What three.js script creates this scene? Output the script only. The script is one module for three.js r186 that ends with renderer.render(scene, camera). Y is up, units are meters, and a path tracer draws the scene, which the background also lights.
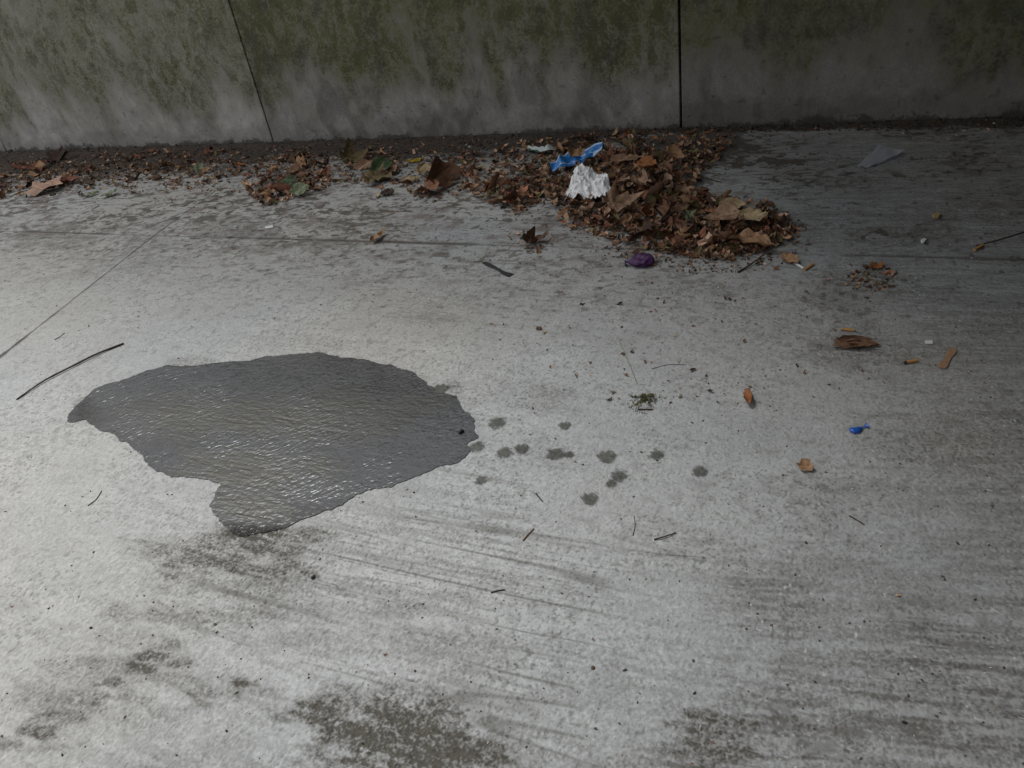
import * as THREE from 'three';
import { mergeGeometries } from 'three/addons/utils/BufferGeometryUtils.js';

// ---------------------------------------------------------------- camera, sky, sun, exposure
const scene = new THREE.Scene();
const EYE = new THREE.Vector3(0, 1.0, 3.447);
const RIGHT = new THREE.Vector3(0.919104, -0.140685, -0.368043), UP = new THREE.Vector3(-0.097299, 0.824117, -0.558001), FWD = new THREE.Vector3(-0.381813, -0.548671, -0.743761);
const FOCAL = 741;
const camera = new THREE.PerspectiveCamera(2 * Math.atan(384 / FOCAL) * 180 / Math.PI, 1024 / 768, 0.02, 300);
camera.position.copy(EYE);
camera.quaternion.setFromRotationMatrix(new THREE.Matrix4().makeBasis(RIGHT, UP, FWD.clone().negate()));

const renderer = new THREE.WebGLRenderer({ antialias: true });
renderer.toneMapping = THREE.LinearToneMapping;
renderer.toneMappingExposure = 1.6;
renderer.shadowMap.enabled = true;

{ // overcast sky: pale grey, three times as bright overhead as at the horizon
  const W = 256, H = 128, d = new Float32Array(W * H * 4);
  for (let j = 0; j < H; j++) {
    const s = Math.max(0, Math.sin(((j + 0.5) / H - 0.5) * Math.PI)), l = 0.7 * (1 + 2 * s) / 3;
    for (let i = 0; i < W; i++) {
      const a = i / W * 2 * Math.PI, c = 1 + 0.05 * Math.sin(a * 3 + s * 6) + 0.04 * Math.sin(a * 7 + 2 - s * 11);
      const o = (j * W + i) * 4;
      d[o] = l * c * 0.97; d[o + 1] = l * c; d[o + 2] = l * c * 1.05; d[o + 3] = 1;
    }
  }
  const sky = new THREE.DataTexture(d, W, H, THREE.RGBAFormat, THREE.FloatType);
  sky.mapping = THREE.EquirectangularReflectionMapping; sky.magFilter = THREE.LinearFilter; sky.needsUpdate = true;
  scene.background = sky; scene.environment = sky;
}
const sun = new THREE.DirectionalLight(new THREE.Color(1, 0.99, 0.97), 1.4);
sun.position.set(-6.2, 10, -1.4); sun.target.position.set(-1.2, 0, 1.6);
sun.castShadow = true; sun.shadow.radius = 45; sun.shadow.mapSize.set(2048, 2048);
Object.assign(sun.shadow.camera, { left: -8, right: 8, top: 8, bottom: -8, near: 0.5, far: 30 });
scene.add(sun, sun.target);

// ---------------------------------------------------------------- helpers
function rng(seed) { let s = seed | 0; return () => { s = (s + 0x6d2b79f5) | 0; let t = Math.imul(s ^ (s >>> 15), 1 | s); t = (t + Math.imul(t ^ (t >>> 7), 61 | t)) ^ t; return ((t ^ (t >>> 14)) >>> 0) / 4294967296; }; }
const NT = new Float32Array(65536); { const r = rng(77); for (let i = 0; i < 65536; i++) NT[i] = r(); }
function vn(x, y) { // value noise 0..1
  const xf = Math.floor(x), yf = Math.floor(y), u = x - xf, v = y - yf, a = u * u * (3 - 2 * u), b = v * v * (3 - 2 * v);
  const x0 = xf & 255, x1 = (xf + 1) & 255, y0 = (yf & 255) << 8, y1 = ((yf + 1) & 255) << 8;
  const p = NT[y0 + x0], q = NT[y0 + x1], r = NT[y1 + x0], s = NT[y1 + x1];
  return (p + (q - p) * a) * (1 - b) + (r + (s - r) * a) * b;
}
function fbm(x, y, n) { let s = 0, a = 0.5, t = 0; for (let i = 0; i < n; i++) { s += a * vn(x, y); t += a; x = x * 2.03 + 17.3; y = y * 2.01 + 9.1; a *= 0.55; } return s / t; }
const clamp = (x, a = 0, b = 1) => x < a ? a : x > b ? b : x;
const sst = (a, b, x) => { x = clamp((x - a) / (b - a)); return x * x * (3 - 2 * x); };
const mix = (a, b, t) => a + (b - a) * t;
// where the line of sight through a point of the photograph meets the ground (a real place, in metres)
function P(px, py, y = 0) {
  const d = new THREE.Vector3().addScaledVector(RIGHT, (px - 512) / FOCAL).addScaledVector(UP, (384 - py) / FOCAL).add(FWD);
  return new THREE.Vector3().copy(EYE).addScaledVector(d, (y - EYE.y) / d.y);
}
const toSRGB = (v) => { v = clamp(v); return Math.round(255 * (v <= 0.0031308 ? v * 12.92 : 1.055 * Math.pow(v, 1 / 2.4) - 0.055)); };
const S_LUT = new Uint8Array(4097); for (let i = 0; i <= 4096; i++) S_LUT[i] = toSRGB(i / 4096);
function tex(data, W, H, srgb, wrap = THREE.MirroredRepeatWrapping) {
  const t = new THREE.DataTexture(data, W, H); t.magFilter = THREE.LinearFilter; t.wrapS = t.wrapT = wrap;
  if (srgb) t.colorSpace = THREE.SRGBColorSpace; t.needsUpdate = true; return t;
}
// paint(x, y) -> [r, g, b, height, roughness] in linear colour, over a rectangle given in metres
function bake(x0, y0, w, h, W, H, paint, wantRough = false) {
  const c = new Uint8Array(W * H * 4), b = new Uint8Array(W * H * 4), r = wantRough ? new Uint8Array(W * H * 4) : null, out = [0, 0, 0, 0, 0];
  for (let j = 0; j < H; j++) for (let i = 0; i < W; i++) {
    paint(x0 + (i + 0.5) / W * w, y0 + (j + 0.5) / H * h, out);
    const o = (j * W + i) * 4;
    c[o] = S_LUT[clamp(out[0]) * 4096 | 0]; c[o + 1] = S_LUT[clamp(out[1]) * 4096 | 0]; c[o + 2] = S_LUT[clamp(out[2]) * 4096 | 0]; c[o + 3] = 255;
    b[o] = b[o + 1] = b[o + 2] = clamp(out[3]) * 255; b[o + 3] = 255;
    if (r) { r[o] = r[o + 1] = r[o + 2] = clamp(out[4]) * 255; r[o + 3] = 255; }
  }
  return { map: tex(c, W, H, true), bumpMap: tex(b, W, H, false), roughnessMap: r ? tex(r, W, H, false) : null };
}
const taken = {};
function numbered(name) { if (!(name in taken)) { taken[name] = 0; return name; } return name + '_' + String(++taken[name]).padStart(3, '0'); }
function finish(o) { o.traverse((m) => { if (m.isMesh) { m.castShadow = true; m.receiveShadow = true; } }); return o; }
function top(o, name, label, category, group, kind) {
  o.name = numbered(name); if (label) o.userData.label = label; if (category) o.userData.category = category;
  if (group) o.userData.group = group; if (kind) o.userData.kind = kind;
  scene.add(finish(o)); return o;
}
function part(parent, name, geometry, material) { const m = new THREE.Mesh(geometry, material); m.name = name; parent.add(m); return m; }
const lin = (r, g, b) => new THREE.Color().setRGB(r, g, b);
const mat = (r, g, b, rough = 0.85, more = {}) => new THREE.MeshStandardMaterial({ color: lin(r, g, b), roughness: rough, side: THREE.DoubleSide, ...more });
function planarUV(g, x0, y0, w, h, flat) { // uv in the plane of the floor (x, z) or of the wall (x, y)
  const p = g.attributes.position, uv = new Float32Array(p.count * 2);
  for (let i = 0; i < p.count; i++) { uv[2 * i] = (p.getX(i) - x0) / w; uv[2 * i + 1] = ((flat ? p.getZ(i) : p.getY(i)) - y0) / h; }
  g.setAttribute('uv', new THREE.BufferAttribute(uv, 2)); return g;
}

// ---------------------------------------------------------------- the concrete floor
// dirt lying on the concrete: [px, py, half width, half height (in photo pixels), strength, raggedness]
const STAINS = [
  [400, 735, 75, 38, 1.15, 1], [345, 705, 36, 18, 0.8, 1], [455, 752, 60, 25, 0.75, 1], [505, 742, 20, 22, 0.5, 1],
  [215, 692, 30, 9, 0.85, 1.2], [245, 684, 26, 7, 0.75, 1.2], [200, 704, 24, 8, 0.7, 1.2], [262, 690, 20, 6, 0.5, 1.2], [168, 646, 18, 6, 0.8, 1.2], [152, 656, 22, 7, 0.9, 1.2], [138, 668, 20, 7, 0.8, 1.2], [176, 664, 22, 6, 0.7, 1.2], [112, 682, 18, 7, 0.75, 1.2], [96, 698, 20, 7, 0.7, 1.2], [128, 696, 26, 7, 0.5, 1.3], [60, 718, 24, 7, 0.6, 1.2], [34, 732, 22, 8, 0.75, 1.2], [10, 746, 22, 9, 0.8, 1.2], [50, 748, 26, 7, 0.4, 1.3], [150, 716, 40, 10, 0.35, 1.3], [105, 640, 60, 10, 0.35, 1.4], [190, 615, 70, 10, 0.45, 1.4], [120, 668, 60, 14, 0.45, 1.4], [70, 700, 60, 14, 0.45, 1.4], [180, 680, 60, 12, 0.45, 1.4], [330, 715, 46, 14, 0.9, 1.2], [395, 700, 30, 18, 0.9, 1.1],
  [258, 534, 30, 6, 1.3, 0.6], [240, 555, 75, 20, 0.8, 1.1], [255, 585, 70, 14, 0.5, 1.2], [300, 537, 40, 8, 0.75, 1], [215, 545, 40, 12, 0.6, 1],
  [440, 640, 90, 14, 0.4, 1.3], [330, 640, 70, 12, 0.35, 1.3], [395, 610, 60, 9, 0.4, 1.2], [280, 615, 60, 10, 0.35, 1.2],
  [715, 735, 42, 28, 0.85, 1], [760, 760, 90, 20, 0.35, 1.2], [660, 745, 40, 24, 0.35, 1.3], [850, 690, 120, 30, 0.15, 1.5], [960, 735, 90, 40, 0.25, 1.4], [620, 690, 90, 18, 0.3, 1.3],
  [60, 234, 45, 12, 0.6, 1.2], [150, 240, 30, 8, 0.5, 1.1], [240, 230, 50, 14, 0.55, 1.1], [130, 262, 70, 10, 0.35, 1.3], [400, 222, 110, 12, 0.45, 1.2], [300, 250, 110, 12, 0.3, 1.4], [90, 275, 50, 8, 0.35, 1.2],
  [545, 232, 90, 16, 0.4, 1.3], [440, 300, 110, 14, 0.25, 1.4], [690, 290, 90, 16, 0.3, 1.4], [430, 318, 40, 7, 0.4, 1.1],
  [872, 276, 42, 18, 0.7, 1.1], [856, 336, 40, 18, 0.45, 1.1], [940, 440, 60, 26, 0.5, 1.2], [925, 350, 80, 22, 0.3, 1.3], [950, 480, 80, 20, 0.35, 1.3], [985, 410, 50, 30, 0.4, 1.3], [910, 395, 50, 14, 0.3, 1.3],
  [900, 225, 80, 22, 0.45, 1.3], [985, 212, 60, 14, 0.55, 1.2], [780, 235, 60, 16, 0.55, 1.2], [960, 285, 60, 20, 0.35, 1.3], [830, 320, 60, 18, 0.25, 1.3], [770, 330, 60, 12, 0.25, 1.3],
  [395, 386, 32, 10, 0.4, 0.9], [545, 396, 36, 14, 0.38, 0.9], [455, 388, 10, 6, 0.5, 0.5], [85, 408, 14, 12, 0.75, 0.8], [190, 362, 18, 6, 0.4, 0.8], [550, 452, 30, 12, 0.3, 1],
  [500, 395, 60, 16, 0.2, 1], [590, 455, 70, 18, 0.15, 1], [310, 340, 60, 7, 0.25, 1],
  [505, 605, 60, 8, 0.25, 1.3], [540, 640, 50, 8, 0.3, 1.2], [790, 585, 70, 14, 0.25, 1.4], [920, 590, 60, 16, 0.2, 1.4], [860, 630, 100, 18, 0.1, 1.4],
].map(([px, py, rx, ry, s, k]) => {
  const c = P(px, py), a = P(px + rx * 1.2, py), b = P(px, py + ry * 1.25);
  const ax = a.x - c.x, az = a.z - c.z, bx = b.x - c.x, bz = b.z - c.z, det = ax * bz - az * bx;
  return { x: c.x, z: c.z, i: [bz / det, -bx / det, -az / det, ax / det], s, k, R: 1.7 * Math.hypot(Math.hypot(ax, az), Math.hypot(bx, bz)) };
});
// dirt is looked up from a coarse grid of weights, so that only near stains are summed
const near = new Map(), CELL = 0.25;
STAINS.forEach((s) => { for (let i = Math.floor((s.x - s.R) / CELL); i <= (s.x + s.R) / CELL; i++) for (let j = Math.floor((s.z - s.R) / CELL); j <= (s.z + s.R) / CELL; j++) { const k = i * 1000 + j; if (!near.has(k)) near.set(k, []); near.get(k).push(s); } });
function stainAt(x, z) {
  const l = near.get(Math.floor(x / CELL) * 1000 + Math.floor(z / CELL)); if (!l) return 0;
  let m = 0; const zz = bend(x, z), n = (fbm(x * 9, z * 13, 3) + fbm(x * 7 + 9, zz * 34, 3)) / 2 - 0.5, n2 = vn(x * 40, zz * 120) - 0.5;
  for (const s of l) {
    const dx = x - s.x, dz = z - s.z, u = s.i[0] * dx + s.i[1] * dz, v = s.i[2] * dx + s.i[3] * dz, r = Math.sqrt(u * u + v * v);
    if (r < 1.7) m = Math.max(m, s.s * sst(1.55, 0.35, r + (n * 2.0 + n2 * 0.5) * s.k));
  }
  return m;
}
// the darker, grimier part of the floor to the right has a ragged border that the broom left; by the wall it also paints in shade
const BORDER = [[735, 130], [760, 180], [800, 260], [850, 330], [890, 400], [885, 440], [880, 520], [770, 560], [705, 585], [700, 640], [690, 700], [675, 768], [660, 830]].map(([a, b]) => P(a, b));
function borderX(z) {
  if (z <= BORDER[0].z) return BORDER[0].x;
  for (let i = 1; i < BORDER.length; i++) if (z <= BORDER[i].z) return mix(BORDER[i - 1].x, BORDER[i].x, (z - BORDER[i - 1].z) / (BORDER[i].z - BORDER[i - 1].z));
  return BORDER[BORDER.length - 1].x;
}
const JX = (z) => -2.4217 - (2.237 - z) * (3.03 - 2.4217) / 2.237;     // the joint that runs from the foot of the wall towards the viewer
const GZ = 1.297;                                                       // the joint along the wall
function litterEdge(x) { // how far the soil that has gathered against the wall reaches into the floor
  return 0.08 + 0.28 * sst(-0.75, -1.1, x) + 0.16 * sst(-2.6, -3.4, x) + 0.20 * sst(-3.8, -4.8, x) + 0.05 * sst(-0.4, 0.5, x);
}
function bend(x, z) { const t = Math.max(0, x + 0.25); return z + 0.012 * Math.sin(x * 1.7) + 0.17 * t * t / (t + 0.12) * sst(1.5, 2.0, z); }   // the broom was drawn along the wall and swung round at the right
const HEAP_SHADE = [[640, 180, 0.30], [610, 210, 0.18], [705, 235, 0.17], [690, 145, 0.30], [520, 190, 0.17], [285, 182, 0.18], [760, 235, 0.09]].map(([a, b, s]) => ({ p: P(a, b), s }));   // floor darkened under the heaps, so gaps between leaves look shaded
function floorPaint(x, z, out) {
  const zz = bend(x, z), w1 = (fbm(x * 2.1, z * 2.3, 3) - 0.5) * 0.03;
  const grain = vn(x * 400, z * 440), fine = vn(x * 190, z * 200), sand = vn(x * 640 + 3, z * 560);
  const streak = vn(x * 7.3 + 3 * vn(x * 2, z * 3), (zz + w1) * 105), streak2 = vn(x * 3.1 + 40, (zz + w1) * 48), streak3 = vn(x * 24 + 9, zz * 190);
  const st = streak * 0.40 + streak2 * 0.26 + streak3 * 0.34;
  const big = fbm(x * 0.9 + 3, z * 0.9, 3), mid = fbm(x * 5 + 30, z * 6, 3), blot = fbm(x * 21 + 4, z * 26, 3), speck = vn(x * 130 + 7, z * 110), pit = vn(x * 150 + 5, z * 150 + 70);
  // how strongly the broom strokes show: by the wall, to the right and in places along the near edge
  const bx = borderX(z), gr = sst(-0.11, 0.12, x - bx + (mid - 0.5) * 0.45 + (blot - 0.5) * 0.25 + (streak - 0.5) * 0.12);
  const wallward = sst(2.0, 0.95, z + (mid - 0.5) * 0.8), nearward = sst(2.3, 2.75, z + 0.7 * (big - 0.5) + 0.6 * (mid - 0.5)) * sst(-1.5, -0.7, x + 0.6 * (mid - 0.5));
  const rows = clamp(0.05 + 0.22 * wallward + (0.22 + 0.18 * sst(1.4, 2.0, z)) * gr + 0.62 * nearward * (0.3 + 1.3 * mid));
  const v = 0.435 * (1 + 0.14 * (big - 0.5) + 0.14 * (mid - 0.5) + 0.12 * (blot - 0.5) + 0.10 * (speck - 0.5) + 0.16 * (fine - 0.5) + 0.22 * (grain - 0.5) + 0.30 * (sand - 0.5));
  let r = v, g = v, b = v * 0.972;
  const cool = fbm(x * 1.6 + 60, z * 1.6, 2) - 0.5; r *= 1 - cool * 0.08; b *= 1 + cool * 0.12;
  // dirt caught in the hollows of the strokes, in pits and in short flecks
  const caught = sst(0.70, 0.24, st + (mid - 0.5) * 0.40 + (grain - 0.5) * 0.25 + (fine - 0.5) * 0.12) * rows;
  const pits = clamp(sst(0.70, 0.88, vn(x * 240 + 5, z * 220 + 70) + (sand - 0.5) * 0.25) * 0.9 + sst(0.80, 0.92, pit) * 0.6);
  const far = (0.75 * wallward + 0.10 * gr) * (0.30 + 0.70 * sst(0.1, -0.6, x)), fl1 = sst(0.62, 0.78, vn(x * 27 + 3, zz * 52 + 20) * 0.75 + fine * 0.25 + 0.55 * (mid - 0.5)), fl2 = sst(0.70, 0.84, vn(x * 66 + 8, z * 72) + 0.35 * (mid - 0.5) + 0.2 * (grain - 0.5));
  const flecks = clamp(fl1 * (0.08 + far * 1.3) + fl2 * (0.26 + 0.9 * far));
  let d = clamp(Math.max(caught * 0.60, flecks * 0.80) + gr * (0.15 + 0.4 * (mid - 0.4)) + 0.16 * sst(2.7, 1.5, z + (mid - 0.5)) * (0.6 + 0.8 * mid));  // dirt, plus even darkening to the right and wallward that deepens the shade
  // single bristle lines
  const line = Math.max(sst(0.07, 0.0, Math.abs(vn(x * 1.1 + 5, (zz + w1 * 0.7) * 27) - 0.5)), 0.7 * sst(0.08, 0.0, Math.abs(vn(x * 2.3 + 15, (zz + w1 * 0.7) * 61) - 0.5))) * sst(0.36, 0.62, mid + (fine - 0.5) * 0.2);
  d = Math.max(d, line * clamp(0.10 + rows) * 0.75);
  // patches of dirt
  const s = stainAt(x, z);
  if (s > 0) d = Math.max(d, clamp(1.15 * s * (0.80 + 0.8 * (0.5 - st) + 0.55 * (0.5 - fine) + 0.7 * (0.5 - grain) + 0.5 * (0.5 - blot))));
  // shade painted under the heaps, then dirt along the joints
  const heapShade = HEAP_SHADE.reduce((a, m) => Math.max(a, Math.exp(-((x - m.p.x) ** 2 + (z - m.p.z) ** 2) / (m.s * m.s))), 0), md = sst(0.35, 0.62, heapShade + (blot - 0.5) * 0.4);
  d = Math.max(d, md * 0.9);
  const jd = Math.min(Math.abs(z - GZ), Math.abs(x - JX(z)) * 1.4), jm = sst(0.022, 0.004, jd + (blot - 0.5) * 0.02) * sst(0.30, 0.60, fbm(x * 3.3, z * 3.3 + 7, 3) + 0.1);
  d = Math.max(d, jm * 0.8);
  const dv = 0.62 + 0.4 * grain + 0.4 * sand; r = mix(r, 0.082 * dv, d); g = mix(g, 0.074 * dv, d); b = mix(b, 0.060 * dv, d);
  const pk = 0.18 + 0.24 * sst(0.4, 0.65, mid); r *= 1 - pk * pits; g *= 1 - pk * pits; b *= 1 - (pk + 0.03) * pits;
  // reddish-brown flecks from rotting leaves near the wall
  const leafy = sst(0.50, 0.74, fbm(x * 16 + 80, z * 26 + 5, 3) + 0.15 * (streak - 0.5) + 0.2 * (fine - 0.5) + 0.2 * (mid - 0.5)) * wallward * (0.2 + 0.45 * sst(0.0, -0.6, x));
  r = mix(r, 0.110, leafy); g = mix(g, 0.080, leafy); b = mix(b, 0.068, leafy);
  // soil at the foot of the wall
  const e = litterEdge(x), soil = sst(1.15, 0.70, z / e + (fbm(x * 6, z * 9, 4) - 0.5) * 1.3 + (fine - 0.5) * 0.4), sv = 0.5 + 1.4 * vn(x * 160, z * 120) * vn(x * 50, z * 40);
  r = mix(r, 0.064 * sv, soil * 0.95); g = mix(g, 0.045 * sv, soil * 0.95); b = mix(b, 0.032 * sv, soil * 0.95);
  // pale chips of aggregate
  const chip = sst(0.925, 0.965, vn(x * 150 + 31, z * 175 + 3)) * (0.30 + 0.4 * gr) * (1 - soil);
  r = mix(r, 0.60, chip); g = mix(g, 0.60, chip); b = mix(b, 0.58, chip);
  out[0] = r; out[1] = g; out[2] = b;
  out[3] = 0.5 + (st - 0.5) * (0.08 + 0.40 * rows) + (blot - 0.5) * 0.25 + (speck - 0.5) * 0.12 + (grain - 0.5) * 0.22 + (fine - 0.5) * 0.22 - pits * 0.28 + soil * (vn(x * 140, z * 140) - 0.3) * 0.5;
}
function slab(parent, pts, box, W, H) {
  const [x0, z0, x1, z1] = box, shape = new THREE.Shape(pts.map(([x, z]) => new THREE.Vector2(x, -z)));
  const g = new THREE.ExtrudeGeometry(shape, { depth: 0.098, bevelEnabled: true, bevelThickness: 0.002, bevelSize: 0.0015, bevelOffset: -0.0015, bevelSegments: 1 });
  g.rotateX(-Math.PI / 2); g.translate(0, -0.1, 0);
  planarUV(g, x0, z0, x1 - x0, z1 - z0, true);
  const t = bake(x0, z0, x1 - x0, z1 - z0, W, H, floorPaint);
  return part(parent, 'slab', g, new THREE.MeshStandardMaterial({ map: t.map, bumpMap: t.bumpMap, bumpScale: 0.0030, roughness: 0.88 }));
}
const pavement = new THREE.Group(), q = 0.0013, h = 0.0024;
slab(pavement, [[JX(GZ) + q, GZ + h], [JX(7) + q, 7], [6, 7], [6, GZ + h]], [-2.75, GZ, 0.85, 3.5], 2048, 1280);
slab(pavement, [[-9, GZ + h], [-9, 7], [JX(7) - q, 7], [JX(GZ) - q, GZ + h]], [-5.7, GZ, -2.3, 3.3], 1280, 800);
slab(pavement, [[JX(0), -0.3], [JX(GZ) + q, GZ - h], [6, GZ - h], [6, -0.3]], [-3.1, 0, 0.85, GZ], 2048, 800);
slab(pavement, [[-9, -0.3], [-9, GZ - h], [JX(GZ) - q, GZ - h], [JX(0) - 2 * q, -0.3]], [-5.7, 0, -2.6, GZ], 1280, 640);
top(pavement, 'pavement', 'pale brushed concrete floor with dirt and a puddle', null, null, 'structure');
{
  const t = bake(0, 0, 4, 4, 512, 512, (x, z, o) => { const n = fbm(x * 3, z * 3, 4), f = vn(x * 60, z * 60); o[0] = o[1] = 0.12 + 0.08 * n + 0.05 * f; o[2] = o[0] * 0.92; o[3] = f; });
  const g = new THREE.PlaneGeometry(160, 160); g.rotateX(-Math.PI / 2); g.translate(0, -0.098, 0); planarUV(g, 0, 0, 4, 4, true);
  top(new THREE.Mesh(g, new THREE.MeshStandardMaterial({ map: t.map, roughness: 0.95 })), 'ground', 'grey ground under the slabs', null, null, 'structure');
}

// ---------------------------------------------------------------- the wall
const WALL_H = 1.85, PW = 2.335, JOINT = 0.0095;
function wallPaint(k) {
  // strength of the algae by panel
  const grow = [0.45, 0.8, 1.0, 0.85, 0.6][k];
  return (x, y, out) => {
    const wx = x + 0.10 * (fbm(x * 4, y * 4, 3) - 0.5), lean = x + y * 0.22 * (k < 2 ? 1 : 0.2);
    const big = fbm(lean * 1.7 + k * 9, y * 1.1, 3), mid = fbm(wx * 7, y * 4.2 + 40, 4), run = fbm(lean * 16, y * 2.2 + 7, 3), fine = vn(x * 150, y * 150), grain = vn(x * 330, y * 330), curl = Math.abs(fbm(wx * 9 + 5, y * 7, 3) - 0.5) * 2;
    const blot = fbm(wx * 28, y * 20 + 3, 3), soft = fbm(lean * 5 + 20, y * 3.2 + k * 4, 4);
    const v = [0.42, 0.42, 0.34, 0.23, 0.23][k] * (1 + 0.35 * (mid - 0.5) + 0.15 * (run - 0.5) + 0.4 * (soft - 0.5) + 0.5 * (blot - 0.5) + 0.24 * (fine - 0.5) + 0.24 * (grain - 0.5));  // base tone by panel: concrete varies, right panels darkened further as shade
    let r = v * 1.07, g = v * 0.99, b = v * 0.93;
    // green algae, thick in the upper part, broken by pale worm-like tracks
    const high = sst(0.02, 0.40, y + (run - 0.5) * 0.16 + (soft - 0.5) * 0.45);
    let m = sst(0.10, 0.58, big * 0.35 + soft * 0.35 + mid * 0.15 + run * 0.15 + 0.10 * (grow - 0.6) + (k === 1 ? 0.14 * sst(-4.1, -3.3, x) + 0.08 * sst(-4.7, -5.3, x) : 0)) * high * (0.3 + 0.7 * grow);
    m *= 0.86 + 0.14 * sst(0.02, 0.14, curl); m *= (0.82 + 0.5 * (fine - 0.3) + 0.55 * (blot - 0.5)) * (k < 2 ? 0.92 : 1);
    m = clamp(m * 1.05);
    r = mix(r, 0.110, m); g = mix(g, 0.111, m); b = mix(b, 0.048, m);
    // darker flecks of thicker growth
    const fl = sst(0.56, 0.70, fbm(wx * 22, y * 13 + 60, 4) + 0.2 * (m - 0.5)) * clamp(m * 1.2) * 0.4;
    r = mix(r, 0.050, fl); g = mix(g, 0.050, fl); b = mix(b, 0.024, fl);
    // dark streaky grime, made heavier on middle and right panels to stand for shade
    const grimeShade = sst(0.54, 0.76, fbm(wx * 10 + 90, y * 5.4 + 3, 5) + 0.10 * (run - 0.5) + 0.3 * (blot - 0.5) + 0.05 * (k === 2)) * (0.16 + 0.24 * (k >= 2)) * (0.5 + 1.0 * fine);
    r = mix(r, 0.055, grimeShade); g = mix(g, 0.050, grimeShade); b = mix(b, 0.045, grimeShade);
    // splashed soil, a ragged dark edge just above the floor
    const sp = Math.max(sst(0.035, 0.0, y + (fbm(x * 14, y * 14, 3) - 0.5) * 0.07 + (fine - 0.5) * 0.02) * 0.85, sst(0.20, 0.0, y + (fbm(x * 9 + 3, y * 12, 4) - 0.5) * 0.30) * (0.35 + 0.5 * (blot - 0.4)));
    r = mix(r, 0.045, sp); g = mix(g, 0.038, sp); b = mix(b, 0.030, sp);
    const hole = sst(0.90, 0.95, vn(x * 38 + k * 5, y * 38)) * 0.6;
    r *= 1 - hole * 0.5; g *= 1 - hole * 0.5; b *= 1 - hole * 0.5;
    out[0] = r; out[1] = g; out[2] = b; out[3] = 0.5 + (fine - 0.5) * 0.25 + (mid - 0.5) * 0.3 - hole * 0.3 + m * 0.1 * grain;
  };
}
const wall = new THREE.Group();
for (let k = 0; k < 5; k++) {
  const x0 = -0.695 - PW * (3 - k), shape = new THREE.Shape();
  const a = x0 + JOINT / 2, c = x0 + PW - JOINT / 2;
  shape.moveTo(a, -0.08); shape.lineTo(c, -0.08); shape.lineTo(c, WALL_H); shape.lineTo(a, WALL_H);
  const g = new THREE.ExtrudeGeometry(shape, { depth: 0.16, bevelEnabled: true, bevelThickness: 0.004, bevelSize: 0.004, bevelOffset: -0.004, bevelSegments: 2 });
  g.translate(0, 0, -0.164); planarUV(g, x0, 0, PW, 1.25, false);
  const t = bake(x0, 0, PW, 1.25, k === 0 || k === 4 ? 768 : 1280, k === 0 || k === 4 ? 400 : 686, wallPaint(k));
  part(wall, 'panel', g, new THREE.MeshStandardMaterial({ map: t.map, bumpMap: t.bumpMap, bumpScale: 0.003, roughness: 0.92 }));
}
{
  const g = new THREE.BoxGeometry(5 * PW, WALL_H - 0.02, 0.13); g.translate(-0.695 - 0.5 * PW, WALL_H / 2 - 0.04, -0.16 - 0.04);
  part(wall, 'backing', g, mat(0.05, 0.048, 0.043, 0.95));
}
top(wall, 'retaining_wall', 'grey concrete wall of wide panels stained green with algae', 'wall');

// ---------------------------------------------------------------- what shades the right side and the wall: an unseen side wall, infill and roof on posts, added and shaped for it
{
  const t = bake(0, 0, 3, 3, 512, 512, (x, y, o) => { const n = fbm(x * 3, y * 3, 4), f = vn(x * 80, y * 80); o[0] = 0.07 + 0.08 * n + 0.03 * f; o[1] = o[0] * 0.98; o[2] = o[0] * 0.9; o[3] = f * 0.5 + n * 0.5; });
  const m = new THREE.MeshStandardMaterial({ map: t.map, bumpMap: t.bumpMap, bumpScale: 0.003, roughness: 0.9 }), H = 3.3;
  const w = new THREE.BoxGeometry(0.3, H, 6); w.translate(1.02, H / 2, 3.004); { const p = w.attributes.position, uv = w.attributes.uv; for (let i = 0; i < p.count; i++) uv.setXY(i, p.getZ(i) / 3, p.getY(i) / 3); }
  top(new THREE.Mesh(w, m), 'unseen_shade_wall', 'unseen dark concrete side wall added to shade the right of the floor', 'wall');
  const roof = new THREE.Group(), g = new THREE.ExtrudeGeometry(new THREE.Shape([[-9, -0.2], [1.2, -0.2], [1.2, 6], [-0.4, 6], [-1.6, 0.8], [-9, 0.5]].map(([x, z]) => new THREE.Vector2(x, -z))), { depth: 0.15, bevelEnabled: false });
  g.rotateX(-Math.PI / 2); g.translate(0, H + 0.003, 0); planarUV(g, 0, 0, 3, 3, true); part(roof, 'slab', g, m);
  const inf = new THREE.BoxGeometry(3.07, H - WALL_H - 0.004, 0.18); inf.translate(-0.365, (H + WALL_H) / 2, -0.11); planarUV(inf, 0, 0, 3, 3, false); part(roof, 'shade_infill_wall', inf, m);  // added to stop sun coming through the gap at the right
  for (let k = 0; k < 3; k++) { const c = new THREE.CylinderGeometry(0.05, 0.05, H - WALL_H, 12); c.translate(-1.86 - PW * (k + 1), (H + WALL_H) / 2, -0.08); part(roof, 'post', c, mat(0.1, 0.1, 0.1, 0.6)); }
  top(roof, 'unseen_shade_roof', 'unseen flat concrete roof on short posts, added and shaped for the shade', 'roof');
}
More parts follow.
